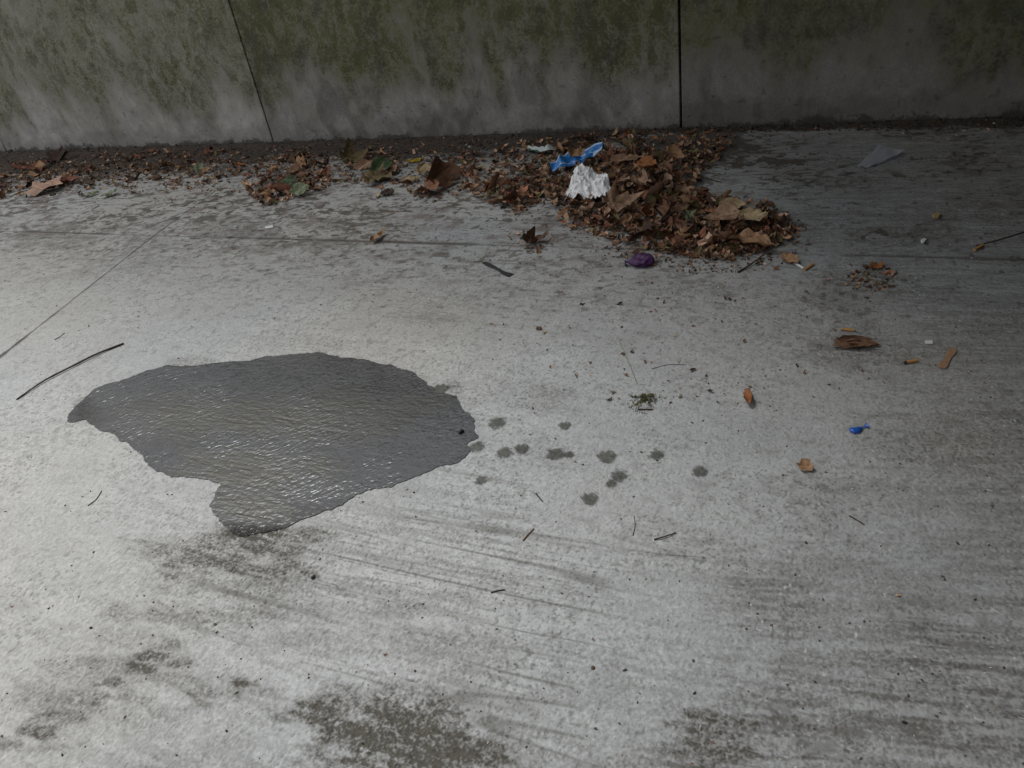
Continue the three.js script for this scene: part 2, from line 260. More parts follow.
// ---------------------------------------------------------------- the puddle and its drips
const PUDDLE = [[68, 421], [74, 408], [86, 397], [100, 387], [130, 378], [148, 371], [166, 366], [184, 366], [196, 366], [220, 363], [250, 361], [268, 357], [300, 354], [316, 353], [340, 357], [367, 360], [394, 367], [412, 373], [430, 385], [442, 393], [454, 396], [460, 404], [465, 412], [472, 416], [475, 424], [474, 431], [480, 436], [473, 441], [468, 445], [469, 451], [460, 462], [449, 464], [436, 468], [412, 478], [391, 487], [370, 490], [355, 496], [340, 507], [322, 513], [304, 519], [292, 525], [280, 529], [262, 534], [244, 537], [229, 532], [224, 525], [217, 517], [212, 507], [215, 499], [218, 492], [219, 484], [208, 480], [187, 478], [169, 477], [152, 469], [143, 456], [136, 450], [121, 441], [109, 432], [95, 427], [85, 420], [79, 422]].map(([a, b]) => P(a, b));
function wetShape(pts, rag, seed, n = 6) { // a closed outline with the small bays of liquid creeping over rough concrete
  const c = new THREE.CatmullRomCurve3(pts, true, 'catmullrom', 0.3), N = pts.length * n, out = [];
  for (let i = 0; i < N; i++) { const p = c.getPoint(i / N), t = c.getTangent(i / N), o = rag * ((vn(p.x * 45 + seed, p.z * 45) - 0.5) * 1.4 + (vn(p.x * 120 + seed, p.z * 120) - 0.5) * 0.9 + (vn(p.x * 300 + seed, p.z * 300) - 0.5) * 0.5); out.push(new THREE.Vector2(p.x + t.z * o, -(p.z - t.x * o))); }
  return new THREE.Shape(out);
}
function film(shape, height, lip) {
  const g = new THREE.ExtrudeGeometry(shape, { depth: height, bevelEnabled: true, bevelThickness: 0.0004, bevelSize: lip, bevelOffset: -lip, bevelSegments: 2, curveSegments: 1 });
  g.rotateX(-Math.PI / 2); g.translate(0, 0.0006, 0); return g;
}
{
  const g = new THREE.ShapeGeometry(wetShape(PUDDLE, 0.0065, 3, 9)); g.rotateX(-Math.PI / 2); g.translate(0, 0.0018, 0);
  const box = [-2.0, 1.75, 1.6, 1.15];
  const MUD = [[250, 470, 80, 34, 0.95], [290, 420, 95, 30, 0.8], [195, 415, 100, 28, 0.6], [345, 415, 60, 20, 0.45], [250, 505, 40, 16, 0.8], [420, 405, 40, 12, 0.35]].map(([px, py, rx, ry, s]) => { const c = P(px, py), a = P(px + rx, py), b = P(px, py + ry); const ax = a.x - c.x, az = a.z - c.z, bx = b.x - c.x, bz = b.z - c.z, det = ax * bz - az * bx; return { c, i: [bz / det, -bx / det, -az / det, ax / det], s }; });
  const f = [0, 0, 0, 0];
  const t = bake(box[0], box[1], box[2], box[3], 1152, 828, (x, z, o) => {
    floorPaint(x, z, f);
    const zz = bend(x, z), st = vn(x * 9 + 2 * vn(x * 3, z * 3), zz * 120) * 0.5 + vn(x * 4, zz * 60) * 0.2 + vn(x * 34, zz * 230) * 0.3;
    const fine = vn(x * 210, z * 260), mid = fbm(x * 9, z * 11, 3), cross = vn((x + z * 0.7) * 150, (z - x * 0.5) * 48 + 9), lump = fbm(x * 110, z * 120, 3);
    let mud = 0; for (const m of MUD) { const dx = x - m.c.x, dz = z - m.c.z, u = m.i[0] * dx + m.i[1] * dz, v = m.i[2] * dx + m.i[3] * dz; mud = Math.max(mud, m.s * sst(1.4, 0.1, Math.hypot(u, v) + (mid - 0.5) * 1.3)); }
    mud = clamp(mud * 1.15 * (0.45 + 0.8 * sst(0.62, 0.34, st * 0.5 + fine * 0.2 + lump * 0.3)));
    const wet = 0.185 * (1 + 0.2 * (mid - 0.5));   // soaked concrete drinks up most of the light
    o[0] = mix(f[0] * wet, 0.034, mud); o[1] = mix(f[1] * wet, 0.031, mud); o[2] = mix(f[2] * wet * 1.06, 0.013, mud);
    const wx = x + 0.015 * (fbm(x * 14, z * 14, 2) - 0.5), wz = zz + 0.012 * (fbm(x * 11 + 5, z * 15, 2) - 0.5), comb = fbm(wx * 34, wz * 150, 3), scratch = fbm((wx + wz * 0.8) * 170, (wz - wx * 0.6) * 60, 2);
    o[3] = 0.5 + (comb - 0.5) * 0.7 * (0.25 + mud) + (scratch - 0.5) * 0.55 * sst(0.45, 0.62, mid) + (lump - 0.5) * 0.35 + (fine - 0.5) * 0.15;
    o[4] = 0.15 + 0.14 * mid + 0.30 * mud;
  }, true);
  planarUV(g, ...box, true);
  const m = new THREE.MeshPhysicalMaterial({ map: t.map, bumpMap: t.bumpMap, bumpScale: 0.0019, roughnessMap: t.roughnessMap, roughness: 1, ior: 1.58 });
  top(new THREE.Mesh(g, m), 'puddle', 'dark shallow puddle drying on the pale concrete', null, null, 'structure');
}
{
  const box = [-1.75, 1.55, 1.9, 0.95], f = [0, 0, 0, 0];
  const t = bake(...box, 1024, 512, (x, z, o) => { floorPaint(x, z, f); const k = 0.15 + 0.18 * fbm(x * 40, z * 40, 3); o[0] = f[0] * k; o[1] = f[1] * k * 0.98; o[2] = f[2] * k * 0.86; o[3] = f[3]; });
  const soak = [0, 1, 2].map((n) => { const W = 64, d = new Uint8Array(W * W * 4); for (let j = 0; j < W; j++) for (let i = 0; i < W; i++) { const u = i / W * 2 - 1, v = j / W * 2 - 1, a = sst(0.92, 0.45, Math.hypot(u, v) + (fbm(u * 4 + n * 9 + 5, v * 4 + 5, 3) - 0.5) * 0.7 + (vn(i * 0.8, j * 0.8) - 0.5) * 0.25), o = (j * W + i) * 4; d[o] = d[o + 1] = d[o + 2] = 255 * a * 0.82; d[o + 3] = 255; } const q = tex(d, W, W, false, THREE.ClampToEdgeWrapping); q.channel = 1; return q; });
  const damp = soak.map((a) => new THREE.MeshPhysicalMaterial({ map: t.map, bumpMap: t.bumpMap, bumpScale: 0.003, roughness: 0.6, alphaMap: a, transparent: true }));
  const drips = [[497, 423, 10, 7], [504, 453, 8, 6], [521, 449, 7, 5], [481, 481, 7, 5], [477, 447, 8, 5], [564, 426, 6, 4], [556, 454, 8, 4], [569, 455, 6, 5], [606, 457, 8, 5], [619, 476, 8, 5], [611, 484, 8, 5], [589, 499, 8, 6], [657, 455, 9, 6], [700, 472, 7, 4], [440, 389, 9, 5]];
  const where = ['largest round wet spot just right of the puddle tip', 'wet spot below and right of the puddle tip, left of a pair', 'wet spot right of a pair below the puddle tip', 'lone wet spot under the right end of the puddle', 'wet spot touching the right end of the puddle', 'faint small wet spot above the row of drips', 'left half of the double wet spot in the row of drips', 'right half of the double wet spot in the row of drips', 'round wet spot midway along the row of drips', 'upper of two wet spots joined below the row of drips', 'lower of two wet spots joined below the row of drips', 'lowest wet spot of the drips', 'round wet spot below the moss tuft', 'farthest wet spot to the right of the drips', 'faint wet spot above the right end of the puddle'];
  drips.forEach(([px, py, rx0, ry0], i) => {
    const f = 0.72 + 0.6 * vn(i * 3.7, 11), rx = rx0 * f, ry = ry0 * f;
    const pts = []; for (let k = 0; k < 10; k++) { const a = k / 10 * 2 * Math.PI, s = 0.80 + 0.4 * vn(i * 7 + k * 1.3, 4); pts.push(P(px + 1.2 * rx * s * Math.cos(a), py + 1.2 * ry * s * Math.sin(a))); }
    const g = new THREE.ShapeGeometry(wetShape(pts, 0.003, i * 9 + 1, 4)); g.rotateX(-Math.PI / 2); g.translate(0, 0.0012 + (i % 3) * 0.0005, 0); planarUV(g, ...box, true);
    { const c = P(px, py), R = 0.5 * P(px - 1.3 * rx, py).distanceTo(P(px + 1.3 * rx, py)), q = g.attributes.position, uv = new Float32Array(q.count * 2); for (let k = 0; k < q.count; k++) { uv[2 * k] = 0.5 + 0.5 * (q.getX(k) - c.x) / R; uv[2 * k + 1] = 0.5 + 0.5 * (q.getZ(k) - c.z) / R; } g.setAttribute('uv1', new THREE.BufferAttribute(uv, 2)); }
    top(new THREE.Mesh(g, damp[i % 3]), 'drip_spot', where[i], 'wet spot', 'drips trailing off to the right of the puddle');
  });
}

// ---------------------------------------------------------------- leaves
const leafGrain = (() => { // veins and blotches, shared by all leaves
  const W = 128, d = new Uint8Array(W * W * 4);
  for (let j = 0; j < W; j++) for (let i = 0; i < W; i++) {
    const u = i / W, v = j / W * 2 - 1, vein = Math.max(sst(0.05, 0.0, Math.abs(v)), 0.7 * sst(0.10, 0.0, Math.abs(((u * 6 - Math.abs(v) * 2.2) % 1 + 1) % 1 - 0.5)) * 0.6);
    const s = 0.62 + 0.38 * fbm(u * 9, v * 6 + 5, 4) + 0.14 * vein - 0.25 * sst(0.62, 0.75, fbm(u * 14 + 8, v * 10, 3));
    const o = (j * W + i) * 4; d[o] = clamp(s) * 255; d[o + 1] = clamp(s * 0.97) * 255; d[o + 2] = clamp(s * 0.93) * 255; d[o + 3] = 255;
  }
  return tex(d, W, W, true, THREE.RepeatWrapping);
})();
const LEAF = {
  brown: [0.205, 0.115, 0.072], dark: [0.072, 0.043, 0.030], tan: [0.42, 0.27, 0.165], red: [0.25, 0.112, 0.068], dusty: [0.42, 0.29, 0.215], olive: [0.17, 0.14, 0.068], umber: [0.135, 0.075, 0.045],
  cream: [0.50, 0.42, 0.28], green: [0.060, 0.105, 0.045], sage: [0.23, 0.30, 0.20], orange: [0.36, 0.15, 0.050], yellow: [0.62, 0.50, 0.035], pink: [0.47, 0.33, 0.27],
};
const leafMat = {}; for (const k in LEAF) LEAF[k] = LEAF[k].map((v, i) => Math.min(0.75, v * [1.22, 1.16, 1.08][i]));
for (const k in LEAF) leafMat[k] = new THREE.MeshStandardMaterial({ color: lin(...LEAF[k]), map: leafGrain, roughness: 0.78, side: THREE.DoubleSide });
// a leaf of unit length lying along x; kind 0 oval, 1 lobed, 2 torn piece; rolled by 'curl' about an axis turned by 'axis'
function leafGeometry(kind, seed, curl, axis, cup = 0.3, wide = 0.5) {
  const r = rng(seed), pos = [], uv = [], idx = [];
  if (kind === 0) {
    const nu = 10, nv = 6;
    for (let i = 0; i <= nu; i++) for (let j = 0; j <= nv; j++) {
      const u = i / nu, v = j / nv * 2 - 1, w = wide * 0.5 * Math.pow(Math.sin(Math.PI * Math.pow(u, 0.8)), 0.8) * (1 + 0.34 * (r() - 0.5) * Math.abs(v)) + 0.006;
      pos.push(u - 0.5 + 0.03 * (r() - 0.5), 0, v * w); uv.push(u, v * 0.5 + 0.5);
    }
    for (let i = 0; i < nu; i++) for (let j = 0; j < nv; j++) { const a = i * (nv + 1) + j, b = a + nv + 1; idx.push(a, a + 1, b, a + 1, b + 1, b); }
  } else {
    const n = kind === 1 ? 30 : 11, rings = kind === 1 ? 3 : 2, ox = kind === 1 ? -0.28 : 0;
    pos.push(ox, 0, 0); uv.push(0.1, 0.5);
    const rad = [];
    for (let k = 0; k < n; k++) {
      const a = k / n * 2 * Math.PI;
      if (kind === 1) { const lobe = Math.pow(Math.abs(Math.cos(a * 2.5)), 1.6), front = 0.5 + 0.5 * Math.cos(a); rad.push((0.17 + 0.20 * front + (0.10 + 0.34 * front) * lobe) * (0.75 + 0.5 * r())); }
      else rad.push((0.28 + 0.26 * r()) * (Math.abs(Math.cos(a)) * (1 - wide) + wide));
    }
    for (let q = 1; q <= rings; q++) for (let k = 0; k < n; k++) { const a = k / n * 2 * Math.PI, s = rad[k] * q / rings; pos.push(ox + Math.cos(a) * s, 0, Math.sin(a) * s); uv.push(0.5 + Math.cos(a) * s, 0.5 + Math.sin(a) * s); }
    for (let k = 0; k < n; k++) { const l = (k + 1) % n; idx.push(0, 1 + l, 1 + k); for (let q = 0; q < rings - 1; q++) { const a = 1 + q * n + k, b = 1 + q * n + l; idx.push(a, b, a + n, b, b + n, a + n); } }
  }
  const ca = Math.cos(axis), sa = Math.sin(axis), ph = r() * 9;
  for (let i = 0; i < pos.length; i += 3) {
    const x = pos[i], z = pos[i + 2]; let s = x * ca + z * sa, t = -x * sa + z * ca, y = 0;
    if (Math.abs(curl) > 0.01) { const k = curl, a = k * s; y = (1 - Math.cos(a)) / k; s = Math.sin(a) / k; }
    y += cup * t * t + 0.17 * (vn(x * 6 + ph, z * 6) - 0.5) + 0.10 * (vn(x * 13, z * 13 + ph) - 0.5) + 0.04 * Math.sin(z * 17 + x * 9 + ph);
    pos[i] = s * ca - t * sa; pos[i + 1] = y; pos[i + 2] = s * sa + t * ca;
  }
  const g = new THREE.BufferGeometry(); g.setAttribute('position', new THREE.Float32BufferAttribute(pos, 3)); g.setAttribute('uv', new THREE.Float32BufferAttribute(uv, 2)); g.setIndex(idx); g.computeVertexNormals(); g.computeBoundingBox();
  return g;
}
const R0 = rng(4242), rr = (a, b) => a + (b - a) * R0(), pick = (l) => l[Math.floor(R0() * l.length)];
const OVAL = [], TORN = [], LOBED = [];
for (let i = 0; i < 9; i++) OVAL.push(leafGeometry(0, 100 + i, [1.6, 6, 9, -2.5, 8, 3, 2.6, 11, 5][i], [0.1, 1.5, 1.4, 0.4, 1.57, 0.8, 0.2, 1.45, 1.2][i], [1.2, 0.3, 0.3, 1.2, 0.2, 1.5, 0.8, 0.3, -0.6][i], [0.4, 0.42, 0.5, 0.36, 0.55, 0.4, 0.3, 0.5, 0.45][i]));
for (let i = 0; i < 12; i++) TORN.push(leafGeometry(2, 200 + i, [3, 5, -3, 7, 2, 6, 4, 8, 2.5, -5, 6.5, 3.5][i], 1.1 + i * 0.35, [0.6, -0.5, 1.2][i % 3], 0.28 + 0.3 * (i % 4) / 3));
for (let i = 0; i < 5; i++) LOBED.push(leafGeometry(1, 300 + i, [1.4, 2.4, -1.6, 3.0, 1.0][i], [0.3, 1.4, 0.9, 1.57, 0.1][i], [0.5, 0.3, 0.9, -0.4, 0.7][i]));
const UPV = new THREE.Vector3(0, 1, 0);
function lay(m, p, size, yaw, tilt = 0, roll = 0, sink = 0) { // set a leaf on the ground (or on height p.y) so that its lowest point touches
  m.rotation.set(tilt, 0, roll); m.scale.setScalar(size); m.position.set(0, 0, 0); m.updateMatrix();
  const q = new THREE.Quaternion().setFromAxisAngle(UPV, yaw).multiply(m.quaternion); m.quaternion.copy(q); m.updateMatrix();
  const b = m.geometry.attributes.position, v = new THREE.Vector3(); let lo = 1e9, cx = 0, cz = 0;
  for (let i = 0; i < b.count; i++) { v.fromBufferAttribute(b, i).applyMatrix4(m.matrix); lo = Math.min(lo, v.y); cx += v.x; cz += v.z; }
  m.position.set(p.x - cx / b.count, p.y - lo + 0.002 - sink, p.z - cz / b.count); return m;
}
function inside(poly, x, y) { let c = false; for (let i = 0, j = poly.length - 1; i < poly.length; j = i++) { const [a, b] = poly[i], [d, e] = poly[j]; if ((b > y) !== (e > y) && x < (d - a) * (y - b) / (e - b) + a) c = !c; } return c; }
function randomIn(poly, r) { let x0 = 1e9, x1 = -1e9, y0 = 1e9, y1 = -1e9; for (const [a, b] of poly) { x0 = Math.min(x0, a); x1 = Math.max(x1, a); y0 = Math.min(y0, b); y1 = Math.max(y1, b); } for (;;) { const x = x0 + (x1 - x0) * r(), y = y0 + (y1 - y0) * r(); if (inside(poly, x, y)) return [x, y]; } }
// how high the leaves have drifted
const HEAPS = [[640, 180, 0.034, 0.30], [600, 205, 0.018, 0.22], [705, 232, 0.024, 0.2], [760, 238, 0.012, 0.13], [690, 145, 0.036, 0.28], [520, 192, 0.028, 0.18], [285, 182, 0.035, 0.2], [435, 188, 0.02, 0.14]].map(([px, py, h, s]) => ({ p: P(px, py), h, s }));
const drift = (x, z) => { let y = 0; for (const k of HEAPS) y = Math.max(y, k.h * Math.exp(-((x - k.p.x) ** 2 + (z - k.p.z) ** 2) / (k.s * k.s))); return y; };
function drifted(px, py) { let p = P(px, py); for (let i = 0; i < 2; i++) p = P(px, py, drift(p.x, p.z)); if (p.z < 0.03) p.z = 0.03; return p; }
const PILE = [[455, 172], [480, 155], [520, 142], [600, 132], [735, 130], [730, 145], [712, 165], [690, 185], [698, 196], [760, 202], [800, 225], [788, 240], [735, 260], [700, 258], [640, 247], [592, 238], [562, 224], [558, 206], [566, 198], [545, 190], [520, 214], [492, 206], [465, 192]];
const PILE_CORE = [[560, 150], [690, 150], [690, 190], [740, 210], [775, 228], [735, 254], [650, 240], [600, 228], [570, 205], [500, 205], [480, 185], [510, 175]];
const CLUMP = [[246, 172], [262, 160], [290, 150], [328, 156], [332, 186], [300, 196], [262, 208], [248, 192]];
const SMALL = [[338, 156], [372, 150], [404, 160], [402, 176], [388, 196], [362, 184], [338, 186]];
const FOLD = [[402, 182], [420, 166], [470, 152], [482, 186], [452, 196], [428, 202], [406, 196]];
const TRAIL = [[0, 166], [60, 158], [150, 152], [238, 150], [244, 176], [190, 190], [150, 186], [100, 190], [40, 184], [0, 200]];
const BROWNS = ['brown', 'brown', 'umber', 'umber', 'dark', 'dark', 'tan', 'tan', 'red', 'red', 'dusty', 'dusty', 'olive'];
function strew(poly, n, label, group, sizes, colours, tilt) {
  for (let i = 0; i < n; i++) {
    const [px, py] = randomIn(poly, R0), p = drifted(px, py), k = R0();
    const g = k < 0.42 ? pick(OVAL) : k < 0.95 ? pick(TORN) : pick(LOBED), colour = pick(colours), m = new THREE.Mesh(g, leafMat[colour]); m.userData.colour = colour;
    let s = rr(...sizes) * (k >= 0.95 ? 1.1 : 1); if (R0() < 0.15) s *= 1.35;
    lay(m, p, s, rr(0, 6.28), rr(-tilt, tilt), rr(-tilt, tilt), p.y > 0.01 ? 0.006 : 0); if (m.position.z < 0.05) m.position.z = 0.05 + s * 0.3;
    const look = { brown: 'mid brown', umber: 'dull brown', dark: 'blackish brown', tan: 'tan', red: 'reddish brown', dusty: 'dusty pale brown', olive: 'olive brown' }[m.userData.colour]; delete m.userData.colour;
    top(m, 'dry_leaf', look + (k < 0.42 ? ' oval' : k < 0.95 ? ' torn' : ' lobed') + ' leaf ' + label(px, py), 'leaf', group);
  }
}
const inHeap = (x, y) => x < 560 ? 'in the left tail of the large heap' : y < 150 ? 'in the large heap, close to the wall' : x > 690 && y > 190 ? 'in the right end of the large heap' : x > 615 ? 'in the large heap right of the tissue' : y > 196 ? 'in the large heap below the tissue' : 'in the large heap beside the blue wrapper';
strew(PILE_CORE, 115, inHeap, 'leaves in the large heap', [0.042, 0.088], BROWNS, 0.8);
strew(PILE, 60, inHeap, 'leaves in the large heap', [0.04, 0.08], BROWNS, 0.7);
strew(CLUMP, 34, (x, y) => y < 178 ? 'at the back of the left clump' : 'at the front of the left clump', 'leaves in the left clump', [0.05, 0.095], ['red', 'red', 'brown', 'tan', 'dusty', 'umber'], 0.5);
strew(SMALL, 14, () => 'in the small clump around the dark green leaf', 'leaves in the small clump', [0.05, 0.09], ['brown', 'olive', 'dusty', 'umber', 'tan'], 0.45);
strew(FOLD, 12, () => 'beside the big folded leaf', 'leaves beside the folded leaf', [0.04, 0.08], ['brown', 'tan', 'dark', 'red'], 0.5);
strew(TRAIL, 50, (x) => x < 120 ? 'at the far left foot of the wall' : 'in the thin trail left of the joint', 'leaves in the thin trail', [0.05, 0.10], ['brown', 'red', 'umber', 'dusty', 'tan', 'dark'], 0.35);

// the rest of the litter: broken bits too small to pick apart
function scatterMesh(list, name, label, material) { // list of [geometry, matrix, colour]
  const pos = [], nor = [], col = [], c = new THREE.Vector3(), nm = new THREE.Matrix3();
  for (const [g, m, k] of list) {
    const p = g.attributes.position, n = g.attributes.normal, ix = g.index; nm.getNormalMatrix(m);
    const N = ix ? ix.count : p.count;
    for (let i = 0; i < N; i++) { const a = ix ? ix.getX(i) : i; c.fromBufferAttribute(p, a).applyMatrix4(m); pos.push(c.x, c.y, c.z); c.fromBufferAttribute(n, a).applyMatrix3(nm).normalize(); nor.push(c.x, c.y, c.z); col.push(k[0], k[1], k[2]); }
  }
  const g = new THREE.BufferGeometry(); g.setAttribute('position', new THREE.Float32BufferAttribute(pos, 3)); g.setAttribute('normal', new THREE.Float32BufferAttribute(nor, 3)); g.setAttribute('color', new THREE.Float32BufferAttribute(col, 3));
  return top(new THREE.Mesh(g, material), name, label, null, null, 'stuff');
}
const vcol = new THREE.MeshStandardMaterial({ vertexColors: true, roughness: 0.85, side: THREE.DoubleSide });
const place = (x, y, z, s, flat = 1) => new THREE.Matrix4().compose(new THREE.Vector3(x, y, z), new THREE.Quaternion().setFromEuler(new THREE.Euler(rr(-0.6, 0.6), rr(0, 6.28), rr(-0.6, 0.6))), new THREE.Vector3(s * (flat < 1 ? rr(0.8, 1.9) : 1), s * flat, s * (flat < 1 ? rr(0.6, 1.1) : 1)));
{
  const bits = [], tint = () => { const c = LEAF[pick(BROWNS)], k = rr(0.45, 1.35); return c.map((v) => v * k); };
  const crumbs = [0, 1, 2, 3].map((i) => leafGeometry(2, 500 + i, [6, 4, -5, 8][i], 1.2 + i, 0.6, 0.35));
  const fill = (poly, n, s0, s1, deep) => { for (let i = 0; i < n; i++) { const [px, py] = randomIn(poly, R0), p = drifted(px, py), s = rr(s0, s1) * (R0() < 0.1 ? 1.5 : 1); bits.push([pick(crumbs), place(p.x, deep ? p.y * R0() + s * 0.12 : s * 0.12, Math.max(p.z, 0.012 + s * 0.4), s), tint()]); } };
  fill(PILE, 2100, 0.014, 0.05, true); fill(PILE_CORE, 800, 0.02, 0.06, true); fill(CLUMP, 420, 0.014, 0.045, true); fill(SMALL, 110, 0.012, 0.04, true); fill(FOLD, 130, 0.012, 0.04, true); fill(TRAIL, 560, 0.012, 0.042, false);
  fill([[0, 158], [480, 138], [480, 160], [240, 176], [0, 190]], 620, 0.008, 0.03, false);
  fill([[0, 172], [240, 158], [480, 150], [480, 178], [330, 186], [240, 190], [0, 200]], 420, 0.014, 0.045, false);
  fill([[130, 186], [240, 180], [235, 210], [160, 208]], 70, 0.008, 0.022, false);
  fill([[700, 128], [1024, 120], [1024, 132], [720, 140]], 26, 0.01, 0.025, false);
  fill([[680, 196], [760, 196], [812, 228], [780, 262], [690, 272], [600, 250]], 220, 0.008, 0.028, false);
  fill([[560, 225], [600, 240], [700, 262], [790, 250], [815, 240], [800, 268], [700, 276], [590, 252]], 120, 0.006, 0.02, false);
  fill([[846, 285], [850, 268], [878, 262], [898, 272], [894, 288], [866, 294]], 80, 0.008, 0.024, false);
  fill([[480, 222], [830, 235], [905, 330], [870, 420], [620, 400], [480, 330]], 150, 0.004, 0.011, false); fill([[0, 230], [1024, 250], [1024, 768], [0, 768]], 130, 0.003, 0.008, false); fill([[0, 200], [480, 215], [480, 330], [0, 330]], 110, 0.004, 0.012, false);
  fill([[470, 262], [700, 280], [830, 280], [880, 400], [640, 420], [480, 340]], 46, 0.008, 0.019, false);
  fill([[505, 238], [520, 232], [552, 236], [552, 250], [530, 254]], 34, 0.010, 0.03, false);
  fill([[486, 200], [560, 212], [570, 240], [480, 230]], 24, 0.006, 0.016, false);
  scatterMesh(bits, 'leaf_litter', 'broken brown leaf litter', vcol);
}
{ // soil crumbs along the foot of the wall
  const ico = new THREE.IcosahedronGeometry(1, 0), list = [];
  for (let i = 0; i < 2600; i++) { const x = rr(-6, 1.2), e = litterEdge(x), z = Math.pow(R0(), 1.4) * e * 1.15 + 0.006, s = rr(0.0015, 0.0055) * (R0() < 0.06 ? 2 : 1), k = rr(0.5, 1.5); list.push([ico, place(x, s * 0.5, z, s, 0.7), [0.055 * k, 0.042 * k, 0.032 * k]]); }
  for (let i = 0; i < 60; i++) { const x = rr(-5.6, 0.6), s = rr(0.002, 0.005); list.push([ico, place(x, s * 0.5, rr(0.02, 0.35), s, 0.7), [0.45, 0.42, 0.36]]); }
  scatterMesh(list, 'soil', 'dark crumbly soil at the foot of the wall', vcol);
}
{ // grit and specks on the open floor
  const ico = new THREE.IcosahedronGeometry(1, 0), list = [];
  for (let i = 0; i < 620; i++) {
    const px = rr(-20, 1044), py = 190 + 590 * Math.pow(R0(), 1.3), p = P(px, py), white = R0() < (px > 650 ? 0.22 : 0.08), big = R0() < 0.07, s = rr(0.0006, 0.0017) * (big ? 1.5 : 1), k = rr(0.6, 1.9);
    list.push([ico, place(p.x, s * 0.45, p.z, s * (1 + 0.6 * R0()), 0.65), white ? [0.55, 0.54, 0.5] : [0.06 * k, 0.048 * k, 0.036 * k]]);
  }
  for (const [px, py, s] of [[461, 433, 0.0], [703, 421, 0.004], [540, 330, 0.006], [676, 277, 0.004], [713, 283, 0.004], [651, 312, 0.005], [605, 296, 0.004], [497, 312, 0.003], [730, 300, 0.008], [735, 301, 0.006], [645, 313, 0.003], [545, 326, 0.004], [593, 668, 0.006], [503, 576, 0.003], [313, 578, 0.004], [415, 671, 0.004], [499, 672, 0.003], [520, 420, 0.003], [533, 409, 0.005], [530, 435, 0.004], [497, 504, 0.003], [556, 522, 0.003], [706, 443, 0.004], [692, 423, 0.004], [738, 383, 0.004], [780, 370, 0.005], [862, 371, 0.005], [866, 298, 0.008], [870, 302, 0.006], [806, 292, 0.006], [803, 298, 0.006], [668, 381, 0.005], [663, 391, 0.004], [783, 475, 0.004], [870, 462, 0.004], [806, 543, 0.005], [710, 500, 0.003], [363, 502, 0.004], [407, 490, 0.003], [220, 493, 0.004]]) if (s) { const p = P(px, py), k = rr(0.7, 1.6); list.push([ico, place(p.x, s * 0.2, p.z, s * 0.62, 0.5), [0.09 * k, 0.052 * k, 0.036 * k]]); }
  scatterMesh(list, 'grit', 'fine dark and pale grit on the concrete', vcol);
}

// single leaves that stand out
const yawOf = (a, b) => { const p = P(...a), q = P(...b); return Math.atan2(-(q.z - p.z), q.x - p.x); };
function leaf(name, label, colour, geometry, px, py, size, yaw, tilt = 0, roll = 0, lift = 0, stem = false) {
  const m = new THREE.Mesh(geometry, leafMat[colour]), p = P(px, py, lift); lay(m, p, size, yaw, tilt, roll);
  if (stem) { const c = new THREE.CatmullRomCurve3([[-0.28, 0.02, 0], [-0.45, 0.05, 0.03], [-0.66, 0.03, 0.1]].map((v) => new THREE.Vector3(...v))); part(m, 'stem', new THREE.TubeGeometry(c, 8, 0.010, 5), leafMat.umber); }
  return top(m, name, label, 'leaf');
}
leaf('large_leaf', 'large pale pinkish leaf lying flat at the far left', 'pink', leafGeometry(2, 45, 0.5, 1.2, 0.15, 0.40), 48, 191, 0.27, yawOf([20, 196], [72, 184]), 0.1, 0.05, 0.004, true);
leaf('curled_leaf', 'curled red brown leaf against the tip of the large pale leaf', 'red', leafGeometry(0, 42, 3.6, 1.5, 0.3, 0.7), 70, 184, 0.14, 0.5, 0.2, 0.1);
leaf('red_leaf', 'rusty red leaf above the large pale leaf at far left', 'red', leafGeometry(0, 43, 2.4, 1.3, 0.3, 0.6), 40, 170, 0.17, yawOf([28, 174], [52, 162]), 0.2, 0);
leaf('dark_leaf', 'dark grey brown leaf beside the wall at far left', 'dark', leafGeometry(1, 44, 2, 1, 0.5), 55, 161, 0.14, 0.3, 0.3, 0);
leaf('sage_leaf', 'small grey green leaf, left of two lying on the bare floor', 'sage', leafGeometry(0, 45, 0.7, 0.3, 0.5, 0.45), 92, 196, 0.085, yawOf([84, 199], [100, 194]), 0.15, 0);
leaf('sage_leaf', 'small grey green leaf, right of two lying on the bare floor', 'sage', leafGeometry(0, 46, 0.7, 0.3, 0.5, 0.45), 111, 196, 0.10, yawOf([103, 199], [119, 193]), 0.15, 0);
leaf('sage_leaf', 'pale green leaf tilted up near the foot of the left joint', 'sage', leafGeometry(0, 47, 0.9, 0.4, 0.4, 0.6), 199, 171, 0.095, yawOf([193, 175], [205, 167]), 0.45, 0.1, 0.004);
leaf('orange_leaf', 'small orange leaf on the soil left of the clump', 'orange', leafGeometry(0, 48, 1.4, 1.3, 0.3, 0.6), 241, 167, 0.085, yawOf([248, 168], [236, 163]), 0.3, 0);
leaf('green_leaf', 'pale green leaf at the front edge of the left clump', 'sage', leafGeometry(0, 49, 0.5, 0.4, 0.3, 0.75), 301, 193, 0.095, yawOf([292, 194], [307, 190]), 0.5, 0.1, 0.012);
leaf('green_leaf', 'dark green leaf behind the pale green one in the left clump', 'green', leafGeometry(0, 50, 1.1, 1.2, 0.5, 0.6), 291, 187, 0.11, yawOf([282, 184], [300, 192]), 0.5, -0.1, 0.022);
leaf('green_leaf', 'dark green leaf standing on the small clump of leaves', 'green', leafGeometry(0, 51, 0.9, 0.8, 0.4, 0.8), 383, 171, 0.11, yawOf([374, 174], [394, 168]), 0.7, 0.2, 0.015);
leaf('olive_leaf', 'broad olive brown leaf under the dark green leaf', 'olive', leafGeometry(1, 52, 1.6, 1.3, 0.4), 352, 164, 0.15, 0.9, 0.4, 0, 0.008);
